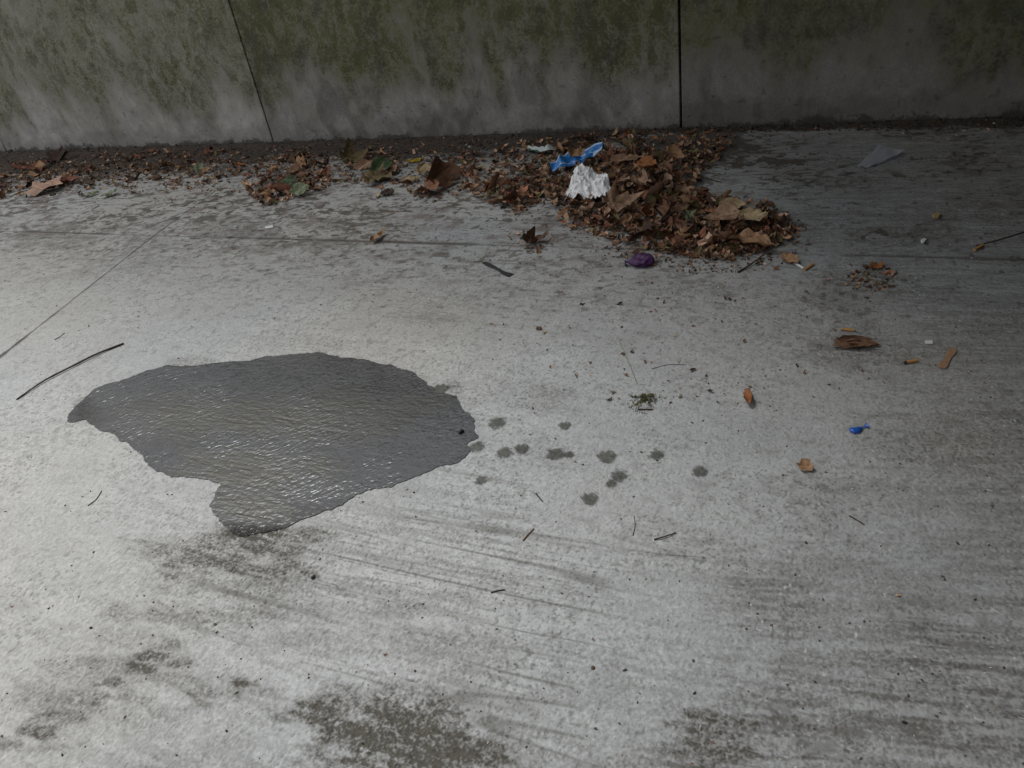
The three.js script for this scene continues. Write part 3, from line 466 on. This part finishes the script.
leaf('curled_leaf', 'long curled tan leaf lying across the small clump', 'dusty', leafGeometry(0, 53, 2.2, 1.45, 0.2, 0.5), 368, 167, 0.14, yawOf([356, 170], [382, 163]), 0.3, 0, 0.018);
leaf('olive_leaf', 'flat olive leaf in front of the dark green leaf', 'olive', leafGeometry(1, 54, 0.8, 1, 0.4), 376, 182, 0.13, 0.2, 0.15, 0);
leaf('yellow_leaf', 'small bright yellow leaf on the dark soil', 'yellow', leafGeometry(0, 55, 0.8, 0.4, 0.3, 0.38), 416, 162, 0.09, yawOf([409, 164], [424, 160]), 0.15, 0);
leaf('large_leaf', 'big brown leaf folded upright on the floor', 'brown', leafGeometry(2, 56, 2.0, 1.50, 0.2, 0.75), 446, 184, 0.21, yawOf([430, 196], [460, 168]), 0.9, 0.35, 0.004);
leaf('curled_leaf', 'reddish leaf curled under the big folded leaf', 'red', leafGeometry(2, 57, 3.2, 1.3, 0.4, 0.6), 428, 193, 0.17, yawOf([412, 186], [444, 196]), 0.25, 0.1, 0.002);
leaf('cream_leaf', 'pale cream curled leaf behind the big folded leaf', 'cream', leafGeometry(0, 58, 2.4, 1.4, 0.3, 0.6), 428, 172, 0.12, yawOf([418, 175], [440, 169]), 0.3, 0, 0.012);
leaf('cream_leaf', 'small cream leaf at the left end of the folded leaf', 'cream', leafGeometry(0, 59, 2.0, 1.4, 0.3, 0.4), 411, 181, 0.09, yawOf([402, 181], [420, 180]), 0.2, 0, 0.006);
leaf('cream_leaf', 'little cream leaf standing before the small clump', 'cream', leafGeometry(0, 60, 2.2, 1.4, 0.3, 0.5), 378, 197, 0.05, yawOf([376, 192], [379, 200]), 0.5, 0);
leaf('dark_leaf', 'dark curled leaf in front of the small clump', 'dark', leafGeometry(0, 61, 2.6, 1.4, 0.3, 0.8), 388, 195, 0.065, 0.4, 0.3, 0);
leaf('bark_piece', 'rough tan strip of bark alone above the puddle', 'tan', leafGeometry(0, 62, 6, 1.57, 0.1, 0.30), 379, 239, 0.11, yawOf([370, 246], [388, 231]), 0.15, 0);
leaf('cream_leaf', 'large cream leaf on the right end of the heap', 'cream', leafGeometry(0, 63, 1.2, 1.3, 0.5, 0.55), 752, 221, 0.11, yawOf([741, 218], [766, 222]), 0.35, 0.1, 0.03);
leaf('cream_leaf', 'crinkled cream leaf on top of the grey brown leaf', 'cream', leafGeometry(0, 64, 2.4, 1.4, 0.6, 0.8), 734, 209, 0.075, 0.2, 0.4, 0, 0.045);
leaf('cream_leaf', 'smaller cream leaf beside the crinkled cream leaf', 'cream', leafGeometry(0, 65, 2.2, 1.2, 0.6, 0.7), 722, 204, 0.055, 0.9, 0.4, 0, 0.045);
leaf('grey_leaf', 'broad grey brown leaf draped over the right of the heap', 'dusty', leafGeometry(2, 66, 1.6, 1.4, 0.3, 0.6), 724, 219, 0.15, yawOf([708, 220], [742, 218]), 0.35, 0, 0.035);
leaf('sage_leaf', 'grey green leaf in the middle of the right part of the heap', 'sage', leafGeometry(0, 67, 1.0, 1.3, 0.5, 0.8), 690, 220, 0.06, 1.2, 0.6, 0, 0.042);
leaf('orange_leaf', 'orange curled leaf high in the heap right of the tissue', 'orange', leafGeometry(0, 68, 2.5, 1.5, 0.3, 0.5), 648, 167, 0.12, yawOf([638, 163], [660, 172]), 0.3, 0, 0.055);
leaf('tan_leaf', 'long tan rolled leaf right of the blue wrapper', 'dusty', leafGeometry(0, 69, 3.0, 1.57, 0.2, 0.45), 628, 162, 0.14, yawOf([614, 164], [644, 160]), 0.2, 0, 0.055);
leaf('large_leaf', 'broad dull brown leaf in front of the tissue', 'dusty', leafGeometry(1, 70, 2.2, 1.5, 0.4), 616, 210, 0.13, yawOf([604, 212], [632, 204]), 0.55, 0, 0.03);
leaf('tan_leaf', 'long rolled tan leaf at the front of the heap', 'tan', leafGeometry(0, 71, 4.0, 1.57, 0.2, 0.5), 748, 244, 0.15, yawOf([734, 240], [764, 246]), 0.1, 0, 0.012);
leaf('brown_leaf', 'brown leaf lying across the blue wrapper', 'tan', leafGeometry(0, 72, 1.2, 1.5, 0.3, 0.6), 577, 155, 0.10, yawOf([569, 162], [586, 152]), 0.35, 0, 0.09);
leaf('orange_leaf', 'small orange curled leaf alone on the open floor', 'orange', leafGeometry(0, 73, 7, 1.5, 0.3, 0.5), 748, 400, 0.062, yawOf([746, 393], [750, 408]), 0.5, 0.1, 0, true);
leaf('tan_leaf', 'small torn tan leaf below the blue balloon scrap', 'tan', leafGeometry(2, 74, 1.6, 0.6, 0.5, 0.8), 805, 468, 0.038, 0.5, 0.15, 0);
leaf('curled_leaf', 'brown curled leaf beside the bent cigarette butt', 'tan', leafGeometry(0, 75, 2.6, 1.4, 0.5, 0.6), 790, 262, 0.07, yawOf([778, 258], [796, 268]), 0.25, 0);
leaf('brown_leaf', 'small crumpled brown leaf left of the black strip', 'umber', leafGeometry(1, 76, 3.2, 1.2, 0.8), 531, 244, 0.085, 0.6, 0.3, 0);
leaf('orange_leaf', 'small orange scrap of leaf among crumbs at the right', 'orange', leafGeometry(2, 77, 2.2, 0.5, 0.5, 0.7), 877, 268, 0.045, 0.3, 0.2, 0);
leaf('cream_leaf', 'small pale scrap of leaf among crumbs at the right', 'dusty', leafGeometry(2, 78, 1.5, 0.2, 0.5, 0.6), 891, 274, 0.03, 0.3, 0.2, 0);

// ---------------------------------------------------------------- litter
function tubeAlong(pts, r0, r1, seg = 14, sides = 6) { // a tapering, knobbly twig
  const c = new THREE.CatmullRomCurve3(pts), g = new THREE.TubeGeometry(c, seg, 1, sides), p = g.attributes.position, n = g.attributes.normal;
  for (let i = 0; i < p.count; i++) { const k = Math.floor(i / (sides + 1)), u = k / seg, o = c.getPointAt(u), r = mix(r0, r1, u) * (0.85 + 0.3 * vn(k * 1.7, pts[0].x * 50)); p.setXYZ(i, o.x + n.getX(i) * r, o.y + n.getY(i) * r, o.z + n.getZ(i) * r); }
  return g;
}
const twigMat = mat(0.055, 0.036, 0.028, 0.9), paleTwig = mat(0.20, 0.13, 0.08, 0.9);
function twig(label, pix, r0, r1, m = twigMat, name = 'twig') { const pts = pix.map(([a, b, y]) => { const p = P(a, b); p.y = (y || 0) + r0 * 0.9; return p; }); return top(new THREE.Mesh(tubeAlong(pts, r0, r1), m), name, label, 'twig'); }
twig('long thin dark twig lying left of the puddle', [[17, 400], [45, 382, 0.003], [72, 368, 0.003], [98, 355, 0.003], [124, 344]], 0.0022, 0.0034);
twig('short thin twig below the long twig, left of the puddle', [[88, 506], [96, 500], [102, 491]], 0.0011, 0.0008);
twig('tiny twig just above the long twig', [[55, 340], [60, 337], [65, 333]], 0.0012, 0.0009);
twig('curved brown twig lower right of the drips', [[654, 540], [664, 538, 0.002], [676, 533]], 0.0014, 0.0010);
twig('thin bent stem standing above the curved brown twig', [[633, 536], [635, 526], [634, 516]], 0.0007, 0.0006);
twig('pale straw piece left of the thin bent stem', [[523, 541], [528, 535], [534, 529]], 0.0016, 0.0011, paleTwig);
twig('small brown twig above the pale straw piece', [[536, 494], [540, 499], [543, 502]], 0.0014, 0.0010);
twig('tiny forked twig on the lower middle of the floor', [[491, 593], [498, 591], [505, 590]], 0.0013, 0.0010);
twig('thin dark splinter below the small tan leaf', [[849, 516], [856, 520], [864, 525]], 0.0012, 0.0009);
twig('hair-thin stem above the moss tuft', [[652, 369], [668, 365], [686, 365]], 0.0008, 0.0007);
twig('dark twig sticking out below the right of the heap', [[738, 273], [754, 264, 0.004], [772, 252, 0.012]], 0.0028, 0.0016);
twig('thin twig ending in a bud right of the heap', [[690, 174, 0.02], [704, 179, 0.006], [722, 183]], 0.0022, 0.0014);
twig('long thin curved twig at the right edge', [[976, 246], [996, 241], [1026, 232]], 0.0016, 0.0022);
twig('pale thin stalk lying by the small clump of leaves', [[383, 212], [397, 212], [410, 211]], 0.0018, 0.0012, paleTwig);
twig('short dark stick under the moss tuft', [[638, 410], [646, 410], [653, 410]], 0.0020, 0.0016);
twig('long faint green stem running down to the moss tuft', [[617, 337], [628, 362, 0.004], [637, 384]], 0.0006, 0.0006, mat(0.20, 0.22, 0.12, 0.9), 'grass_stem');

{ // white tissue, crumpled into a heap
  const base = [[574, 184], [577, 178], [586, 175], [597, 178], [606, 183], [612, 189], [607, 196], [596, 197], [584, 197], [567, 198], [569, 192]].map(([a, b]) => P(a, b, 0.035)), pos = [], uv = [], idx = [], N = 84, M = 30;
  const c = new THREE.CatmullRomCurve3(base, true), mid = P(588, 186, 0.035);
  for (let j = 0; j <= M; j++) for (let i = 0; i < N; i++) {
    const o = c.getPoint(i / N), t = j / M, a = i / N * 6.283, crease = Math.abs(vn(o.x * 60 * t + 3, o.z * 60 * t) - 0.5), fold = Math.abs(((a * 2.2 + t * 5 + 2 * vn(t * 3, a)) % 1) - 0.5);
    const rip = 1 + 0.30 * (vn(a * 5, 8) - 0.5) * t * t, x = mix(mid.x, o.x, t * rip), z = mix(mid.z, o.z, t * rip);
    const ux = x + 0.02 * (vn(x * 60, z * 60) - 0.5) + 0.012 * (vn(x * 140 + 4, z * 140) - 0.5), uz = z + 0.02 * (vn(x * 60 + 9, z * 60) - 0.5) + 0.012 * (vn(x * 140, z * 140 + 7) - 0.5), rd = (f, o) => 1 - 2 * Math.abs(vn(ux * f + uz * f * 0.4 + o, uz * f - ux * f * 0.3 + o * 1.7) - 0.5), lumpL = Math.exp(-Math.pow(Math.hypot((x - mid.x + 0.03) / 0.060, (z - mid.z + 0.02) / 0.075), 2.6)) * 0.056, lumpR = Math.exp(-Math.pow(Math.hypot((x - mid.x - 0.065) / 0.04, (z - mid.z) / 0.06), 4)) * 0.028;
    const y = 0.026 + Math.max(lumpL, lumpR) * (0.7 + 0.35 * rd(24, 3)) + 0.016 * rd(30, 7) + 0.014 * rd(62, 11) + 0.009 * rd(120, 5) - 0.012 * t;
    pos.push(x, y, z); uv.push(i / N, t);
  }
  for (let j = 0; j < M; j++) for (let i = 0; i < N; i++) { const a = j * N + i, b = j * N + (i + 1) % N; idx.push(a, b, a + N, b, b + N, a + N); }
  const g = new THREE.BufferGeometry(); g.setAttribute('position', new THREE.Float32BufferAttribute(pos, 3)); g.setAttribute('uv', new THREE.Float32BufferAttribute(uv, 2)); g.setIndex(idx); g.computeVertexNormals();
  top(new THREE.Mesh(g, new THREE.MeshPhysicalMaterial({ color: lin(0.92, 0.92, 0.92), roughness: 0.95, side: THREE.DoubleSide })), 'tissue', 'crumpled white paper tissue on the heap of leaves', 'tissue');
}
function ribbon(path, width, wave, seed, n = 22, m = 6, lean = 0.7) { // a crumpled strip along points, with folds
  const c = new THREE.CatmullRomCurve3(path), pos = [], uv = [], idx = [], side = new THREE.Vector3();
  for (let i = 0; i <= n; i++) for (let j = 0; j <= m; j++) {
    const u = i / n, v = j / m - 0.5, p = c.getPointAt(u), t = c.getTangentAt(u); side.crossVectors(t, UPV).normalize();
    const w = width * (typeof wave === 'function' ? wave(u) : 1), y = 0.35 * w * Math.abs(v) + 0.16 * w * (vn(u * 9 + seed, v * 5) - 0.5) + 0.12 * w * Math.sin(u * 21 + seed + v * 3);
    pos.push(p.x + side.x * v * w, Math.max(0.002, p.y + y - lean * w * v), p.z + side.z * v * w); uv.push(u, j / m);
  }
  for (let i = 0; i < n; i++) for (let j = 0; j < m; j++) { const a = i * (m + 1) + j, b = a + m + 1; idx.push(a, a + 1, b, a + 1, b + 1, b); }
  const g = new THREE.BufferGeometry(); g.setAttribute('position', new THREE.Float32BufferAttribute(pos, 3)); g.setAttribute('uv', new THREE.Float32BufferAttribute(uv, 2)); g.setIndex(idx); g.computeVertexNormals(); return g;
}
const PH = (px, py, y) => P(px, py, y);
{ // blue sweet wrapper: printed blue with pale edges
  const W = 128, d = new Uint8Array(W * W * 4);
  for (let j = 0; j < W; j++) for (let i = 0; i < W; i++) {
    const u = i / W, v = j / W, pale = (v < 0.07 || (v > 0.55 && v < 0.62) || (u > 0.84 && v > 0.45 - (u - 0.84)) || (u > 0.62 && u < 0.70 && Math.abs(v - 0.35) < 0.05)) ? 1 : 0, k = 0.8 + 0.35 * vn(u * 12, v * 12);
    const o = (j * W + i) * 4, c = pale ? [0.45, 0.60, 0.80] : [0.02, 0.17, 0.50]; for (let q = 0; q < 3; q++) d[o + q] = toSRGB(c[q] * k); d[o + 3] = 255;
  }
  const g = ribbon([PH(552, 169, 0.05), PH(563, 164, 0.06), PH(576, 159, 0.055), PH(588, 155, 0.06), PH(602, 148, 0.085)], 0.068, (u) => 0.45 + 0.55 * Math.sin(Math.PI * clamp(u * 0.8 + 0.12)) + 0.25 * sst(0.8, 1, u), 4, 26, 8, 0.45);
  top(new THREE.Mesh(g, new THREE.MeshPhysicalMaterial({ map: tex(d, W, W, true), roughness: 0.35, side: THREE.DoubleSide })), 'blue_wrapper', 'crumpled blue plastic wrapper with pale edges behind the tissue', 'wrapper');
}
{
  const W = 64, d = new Uint8Array(W * W * 4);
  for (let j = 0; j < W; j++) for (let i = 0; i < W; i++) { const v = j / W, u = i / W, g = v > 0.62 && u < 0.7, o = (j * W + i) * 4, c = g ? [0.05, 0.14, 0.08] : [0.62, 0.66, 0.66]; for (let q = 0; q < 3; q++) d[o + q] = toSRGB(c[q]); d[o + 3] = 255; }
  const g = ribbon([PH(526, 148, 0.012), PH(536, 150, 0.02), PH(545, 151, 0.02), PH(554, 148, 0.02)], 0.05, (u) => 0.5 + 0.5 * u, 9, 14, 5, 0.2);
  top(new THREE.Mesh(g, new THREE.MeshPhysicalMaterial({ map: tex(d, W, W, true), roughness: 0.45, side: THREE.DoubleSide })), 'white_wrapper', 'small white and green wrapper left of the blue wrapper', 'wrapper');
}
{ // clear plastic sheet
  const A = P(856, 168), B = P(880, 146), C = P(903, 156), D = P(868, 169), n = 12, pos = [], idx = [];
  for (let i = 0; i <= n; i++) for (let j = 0; j <= n; j++) {
    const u = i / n, v = j / n, x = mix(mix(A.x, B.x, u), mix(D.x, C.x, u), v), z = mix(mix(A.z, B.z, u), mix(D.z, C.z, u), v);
    pos.push(x, 0.003 + 0.006 * Math.sin(Math.PI * u) * Math.sin(Math.PI * v) + 0.012 * v * v * u * u + 0.007 * vn(u * 6, v * 4), z);
  }
  for (let i = 0; i < n; i++) for (let j = 0; j < n; j++) { const a = i * (n + 1) + j, b = a + n + 1; idx.push(a, a + 1, b, a + 1, b + 1, b); }
  const g = new THREE.BufferGeometry(); g.setAttribute('position', new THREE.Float32BufferAttribute(pos, 3)); g.setIndex(idx); g.computeVertexNormals();
  top(new THREE.Mesh(g, new THREE.MeshPhysicalMaterial({ color: lin(0.62, 0.65, 0.72), transmission: 0.55, thickness: 0, roughness: 0.35, side: THREE.DoubleSide })), 'plastic_sheet', 'torn piece of clear plastic sheet lying near the wall', 'plastic');
}
{ // purple balloon, gone flat
  const a = P(624, 266), b = P(655, 263), L = a.distanceTo(b), o = new THREE.Group();
  const prof = [[0.002, 0.07], [0.07, 0.09], [0.09, 0.14], [0.16, 0.24], [0.28, 0.40], [0.33, 0.58], [0.30, 0.78], [0.18, 0.94], [0.001, 1]].map(([r, t]) => new THREE.Vector2(r * L, t * L));
  const g = new THREE.LatheGeometry(new THREE.SplineCurve(prof).getPoints(26), 28); g.rotateZ(-Math.PI / 2);
  const p = g.attributes.position; for (let i = 0; i < p.count; i++) { const x = p.getX(i), y = p.getY(i), z = p.getZ(i), k = 1 + 0.9 * (vn(x * 75 + 3, z * 75 + y * 40) - 0.5) + 0.12 * Math.sin(z * 260 + x * 190 + 4 * vn(x * 70, 2)); p.setXYZ(i, x, Math.max(-0.011, y * 0.5 * k) + 0.012, z * (0.55 + 0.5 * k) + 0.006 * (vn(x * 80, y * 80) - 0.5)); }
  g.computeVertexNormals();
  const m = new THREE.MeshPhysicalMaterial({ color: lin(0.060, 0.016, 0.085), roughness: 0.6, side: THREE.DoubleSide });
  part(o, 'body', g, m);
  const n = new THREE.TorusGeometry(0.010, 0.003, 6, 16); n.rotateY(Math.PI / 2); n.scale(1, 0.6, 1.1); n.translate(L * 0.05, 0.0095, 0); part(o, 'neck', n, m);
  o.position.copy(a); o.rotation.y = Math.atan2(-(b.z - a.z), b.x - a.x);
  top(o, 'balloon', 'shrivelled purple balloon in front of the heap of leaves', 'balloon');
}
{ // scrap of blue balloon with a flared end
  const a = P(849, 432), b = P(868, 428), L = a.distanceTo(b), g = new THREE.CylinderGeometry(1, 1, L, 14, 16, true); g.rotateZ(-Math.PI / 2);
  const p = g.attributes.position; for (let i = 0; i < p.count; i++) { const u = p.getX(i) / L + 0.5, r = (0.0065 + 0.002 * Math.sin(u * 6) - 0.003 * sst(0.5, 0.75, u) + 0.005 * sst(0.85, 1, u)) * sst(-0.05, 0.12, u), k = 1 + 0.3 * (vn(u * 14, p.getZ(i) * 2) - 0.5); p.setXYZ(i, p.getX(i), Math.max(-0.7, p.getY(i)) * r * 0.55 * k + 0.0035, p.getZ(i) * r * k + 0.003 * Math.sin(u * 5)); }
  g.computeVertexNormals(); const m = new THREE.Mesh(g, new THREE.MeshPhysicalMaterial({ color: lin(0.012, 0.09, 0.42), roughness: 0.4, side: THREE.DoubleSide }));
  m.position.copy(a).add(b).multiplyScalar(0.5); m.rotation.y = Math.atan2(-(b.z - a.z), b.x - a.x);
  top(m, 'balloon_scrap', 'small scrap of blue balloon on the open floor at right', 'balloon');
}
function flat(pts, thick, bevel, lift = 0.002) { // a flat piece with rounded edges, outline in metres about its own middle
  const g = new THREE.ExtrudeGeometry(new THREE.Shape(pts), { depth: thick, bevelEnabled: true, bevelThickness: bevel, bevelSize: bevel, bevelOffset: -bevel, bevelSegments: 2 }); g.rotateX(-Math.PI / 2); g.translate(0, lift, 0); return g;
}
{ // black rubber strip
  const c = new THREE.CatmullRomCurve3([P(484, 263), P(491, 266.5), P(498, 270), P(505, 274), P(511, 276)]), L = [], R = [];
  for (let i = 0; i <= 20; i++) { const u = i / 20, p = c.getPointAt(u), t = c.getTangentAt(u), w = 0.0068 + 0.003 * sst(0.75, 1, u) + 0.0018 * Math.sin(u * 9); L.push(new THREE.Vector2(p.x - t.z * w, -(p.z + t.x * w))); R.unshift(new THREE.Vector2(p.x + t.z * w, -(p.z - t.x * w))); }
  top(new THREE.Mesh(flat(L.concat(R), 0.0012, 0.0006), mat(0.018, 0.019, 0.022, 0.55)), 'rubber_strip', 'short bent black rubber strip in front of the heap', 'rubber strip');
}
{ // flat wooden spoon: two rounded ends and a waist
  const a = P(954, 349), b = P(941, 369), L = a.distanceTo(b), pts = [];
  const half = (u) => { const e = Math.sqrt(Math.max(0, 1 - Math.pow(Math.abs(2 * u - 1), 5))); return L * (0.062 + 0.065 * Math.pow(Math.abs(2 * u - 1), 1.7) + 0.015 * u) * e; };
  for (let i = 0; i <= 26; i++) pts.push(new THREE.Vector2((i / 26 - 0.5) * L, half(i / 26))); for (let i = 26; i >= 0; i--) pts.push(new THREE.Vector2((i / 26 - 0.5) * L, -half(i / 26)));
  const W = 64, d = new Uint8Array(W * W * 4); for (let j = 0; j < W; j++) for (let i = 0; i < W; i++) { const k = 0.75 + 0.3 * vn(i * 0.12, j * 1.4) + 0.15 * (vn(i * 0.3, j * 0.3) - 0.5), o = (j * W + i) * 4; d[o] = toSRGB(0.36 * k); d[o + 1] = toSRGB(0.215 * k); d[o + 2] = toSRGB(0.125 * k); d[o + 3] = 255; }
  const g = flat(pts, 0.0012, 0.0006, 0.0015); planarUV(g, -L / 2, -L / 2, L, L, true);
  const m = new THREE.Mesh(g, new THREE.MeshStandardMaterial({ map: tex(d, W, W, true), roughness: 0.8 })); m.position.copy(a).add(b).multiplyScalar(0.5); m.rotation.y = Math.atan2(-(b.z - a.z), b.x - a.x);
  top(m, 'wooden_spoon', 'small flat tan wooden spoon with two rounded ends', 'spoon');
}
const filterMat = (() => { const W = 64, d = new Uint8Array(W * W * 4); for (let j = 0; j < W; j++) for (let i = 0; i < W; i++) { const k = 0.8 + 0.3 * vn(i * 0.5, j * 0.5) - 0.3 * sst(0.72, 0.8, vn(i * 0.35 + 9, j * 0.35)), o = (j * W + i) * 4; d[o] = toSRGB(0.50 * k); d[o + 1] = toSRGB(0.26 * k); d[o + 2] = toSRGB(0.09 * k); d[o + 3] = 255; } return new THREE.MeshStandardMaterial({ map: tex(d, W, W, true), roughness: 0.8 }); })();
const paperMat = mat(0.68, 0.68, 0.66, 0.85), ashMat = mat(0.03, 0.028, 0.026, 0.95);
function roll(parent, name, a, b, r, m) { // a slightly squashed, dented paper tube from a to b on the floor
  const L = a.distanceTo(b), g = new THREE.CylinderGeometry(r, r * 0.96, L, 14, 5); g.rotateZ(-Math.PI / 2);
  const p = g.attributes.position; for (let i = 0; i < p.count; i++) { const k = 1 + 0.22 * (vn(p.getX(i) * 260 + a.x * 40, p.getZ(i) * 260) - 0.5); p.setXYZ(i, p.getX(i), p.getY(i) * 0.8 * k, p.getZ(i) * 1.05 * k); }
  g.computeVertexNormals(); const q = part(parent, name, g, m); q.position.copy(a).add(b).multiplyScalar(0.5); q.position.y = r * 0.86; q.rotation.y = Math.atan2(-(b.z - a.z), b.x - a.x); return q;
}
function butt(label, filter, paper, ash) {
  const o = new THREE.Group(), r = 0.0042; if (filter) roll(o, 'filter', P(...filter[0]), P(...filter[1]), r, filterMat); if (paper) roll(o, 'paper', P(...paper[0]), P(...paper[1]), r * 0.97, paperMat); if (ash) roll(o, 'ash', P(...ash[0]), P(...ash[1]), r * 0.9, ashMat);
  return top(o, 'cigarette_butt', label, 'cigarette butt');
}
butt('bent cigarette butt with white paper beside the right end of the heap', [[804.5, 271], [813, 265]], [[795, 264], [803.5, 269.5]], null);
butt('tan cigarette filter at the end of the thin curved twig', [[974, 251], [982.5, 246]], null, null);
butt('cigarette butt with a black burnt end left of the wooden spoon', [[906.5, 363.5], [917, 361.5]], null, [[903.8, 364], [906.3, 363.6]]);
butt('tan cigarette filter lying behind the flat clot of leaves', [[841, 330], [854, 331.5]], null, null);
function scrap(name, label, category, poly, thick, m) { const c = poly.map(([a, b]) => P(a, b)), g = flat(c.map((p) => new THREE.Vector2(p.x, -p.z)), thick, thick * 0.3, thick * 0.4 + 0.001); return top(new THREE.Mesh(g, m), name, label, category); }
scrap('paper_scrap', 'small white paper scrap left of the wooden spoon', 'paper', [[925, 342], [932, 341.6], [933, 344.8], [925.5, 345]], 0.002, paperMat);
scrap('paper_scrap', 'tiny white paper scrap above the long curved twig', 'paper', [[920.5, 241.5], [924, 239.6], [926.3, 241], [923.5, 244], [921, 244]], 0.003, mat(0.75, 0.76, 0.8, 0.8));
scrap('paper_scrap', 'tiny white paper strip below the left clump of leaves', 'paper', [[265, 227.4], [273, 226.2], [273.6, 228.2], [266, 229.4]], 0.002, paperMat);
scrap('wood_chip', 'small pale wood chip near the right edge, below the plastic sheet', 'wood chip', [[932, 217.5], [937, 215.2], [941, 216.5], [938, 219.5], [933, 220]], 0.006, mat(0.40, 0.30, 0.14, 0.85));
{ // flat clot of trodden leaves
  const o = new THREE.Group(), c = P(857, 345), yaw = yawOf([837, 344], [879, 346]); o.position.set(c.x, 0, c.z); o.rotation.y = yaw; o.scale.set(0.74, 0.42, 0.74);
  [[-0.012, 0.020, 0.125, 0.05, 81, 'brown'], [0.008, 0.0, 0.118, -0.06, 82, 'brown'], [-0.008, -0.020, 0.112, 0.10, 83, 'umber'], [0.03, 0.010, 0.075, 0.4, 84, 'tan'], [-0.045, 0.0, 0.06, -0.5, 85, 'brown']].forEach(([x, z, size, turn, seed, colour], n) => { const m = part(o, 'leaf', leafGeometry(0, seed, 7, 1.5, 0.2, 0.34), leafMat[colour]); lay(m, new THREE.Vector3(x, 0.001 * n, z), size, turn, 0.1, 0); });
  top(o, 'leaf_clot', 'flat ridged clot of brown leaves behind the burnt cigarette butt', 'leaf');
}
{ // tuft of moss
  const list = [], c = P(645, 400), cone = new THREE.ConeGeometry(0.12, 1, 4); cone.translate(0, 0.5, 0);
  const geos = []; const o = new THREE.Matrix4();
  for (let i = 0; i < 240; i++) { const a = rr(0, 6.28), d = Math.pow(R0(), 0.9) * 0.03 * (0.5 + vn(a * 1.3, 3)), g = cone.clone(), s = rr(0.004, 0.011); o.compose(new THREE.Vector3(c.x + Math.cos(a) * d * 1.1, 0.0005, c.z + Math.sin(a) * d * (1 + 0.5 * Math.sin(a))), new THREE.Quaternion().setFromEuler(new THREE.Euler(rr(-1.1, 1.1), rr(0, 6), rr(-1.1, 1.1))), new THREE.Vector3(s, s, s)); g.applyMatrix4(o); geos.push(g); }
  for (let i = 0; i < 9; i++) { const g = new THREE.ConeGeometry(1, 1.2, 7, 1); const s = rr(0.004, 0.009); g.scale(s, s * 0.5, s); g.translate(c.x + rr(-0.02, 0.02), s * 0.3, c.z + rr(-0.022, 0.022)); geos.push(g); }
  top(new THREE.Mesh(mergeGeometries(geos), mat(0.11, 0.105, 0.05, 0.95)), 'moss_tuft', 'small ragged tuft of brownish green moss on the floor', 'moss');
}
function pebble(name, label, category, px, py, s, m, stretch = 1) { const g = new THREE.IcosahedronGeometry(s, 2), p = g.attributes.position; for (let i = 0; i < p.count; i++) { const k = 1 + 0.3 * (vn(p.getX(i) / s * 1.5 + px, p.getZ(i) / s * 1.5 + p.getY(i) / s) - 0.5); p.setXYZ(i, p.getX(i) * k * stretch, p.getY(i) * k * 0.8, p.getZ(i) * k); } g.computeVertexNormals(); const q = new THREE.Mesh(g, m), c = P(px, py); q.position.set(c.x, s * 0.75 + 0.001, c.z); q.rotation.y = 1.2; return top(q, name, label, category); }
pebble('pebble', 'small round pale pebble right of the moss tuft', 'pebble', 679.5, 397, 0.005, mat(0.42, 0.38, 0.31, 0.8));
pebble('seed', 'black seed lying in the right end of the puddle', 'seed', 461.5, 433, 0.0048, mat(0.012, 0.010, 0.009, 0.5), 1.7);
pebble('seed', 'small black seed on the concrete below the puddle', 'seed', 313.5, 578, 0.0028, mat(0.016, 0.013, 0.011, 0.6), 1.9);
leaf('brown_leaf', 'tiny brown leaf scrap on the open floor above the drips', 'umber', leafGeometry(2, 79, 2.4, 0.5, 0.5, 0.6), 539, 329, 0.026, 0.4, 0.2, 0);
leaf('cream_leaf', 'tiny pale leaf scrap beside the tiny brown leaf scrap', 'cream', leafGeometry(2, 80, 1.2, 0.5, 0.5, 0.6), 544, 333, 0.016, 1.4, 0.2, 0);

renderer.render(scene, camera);
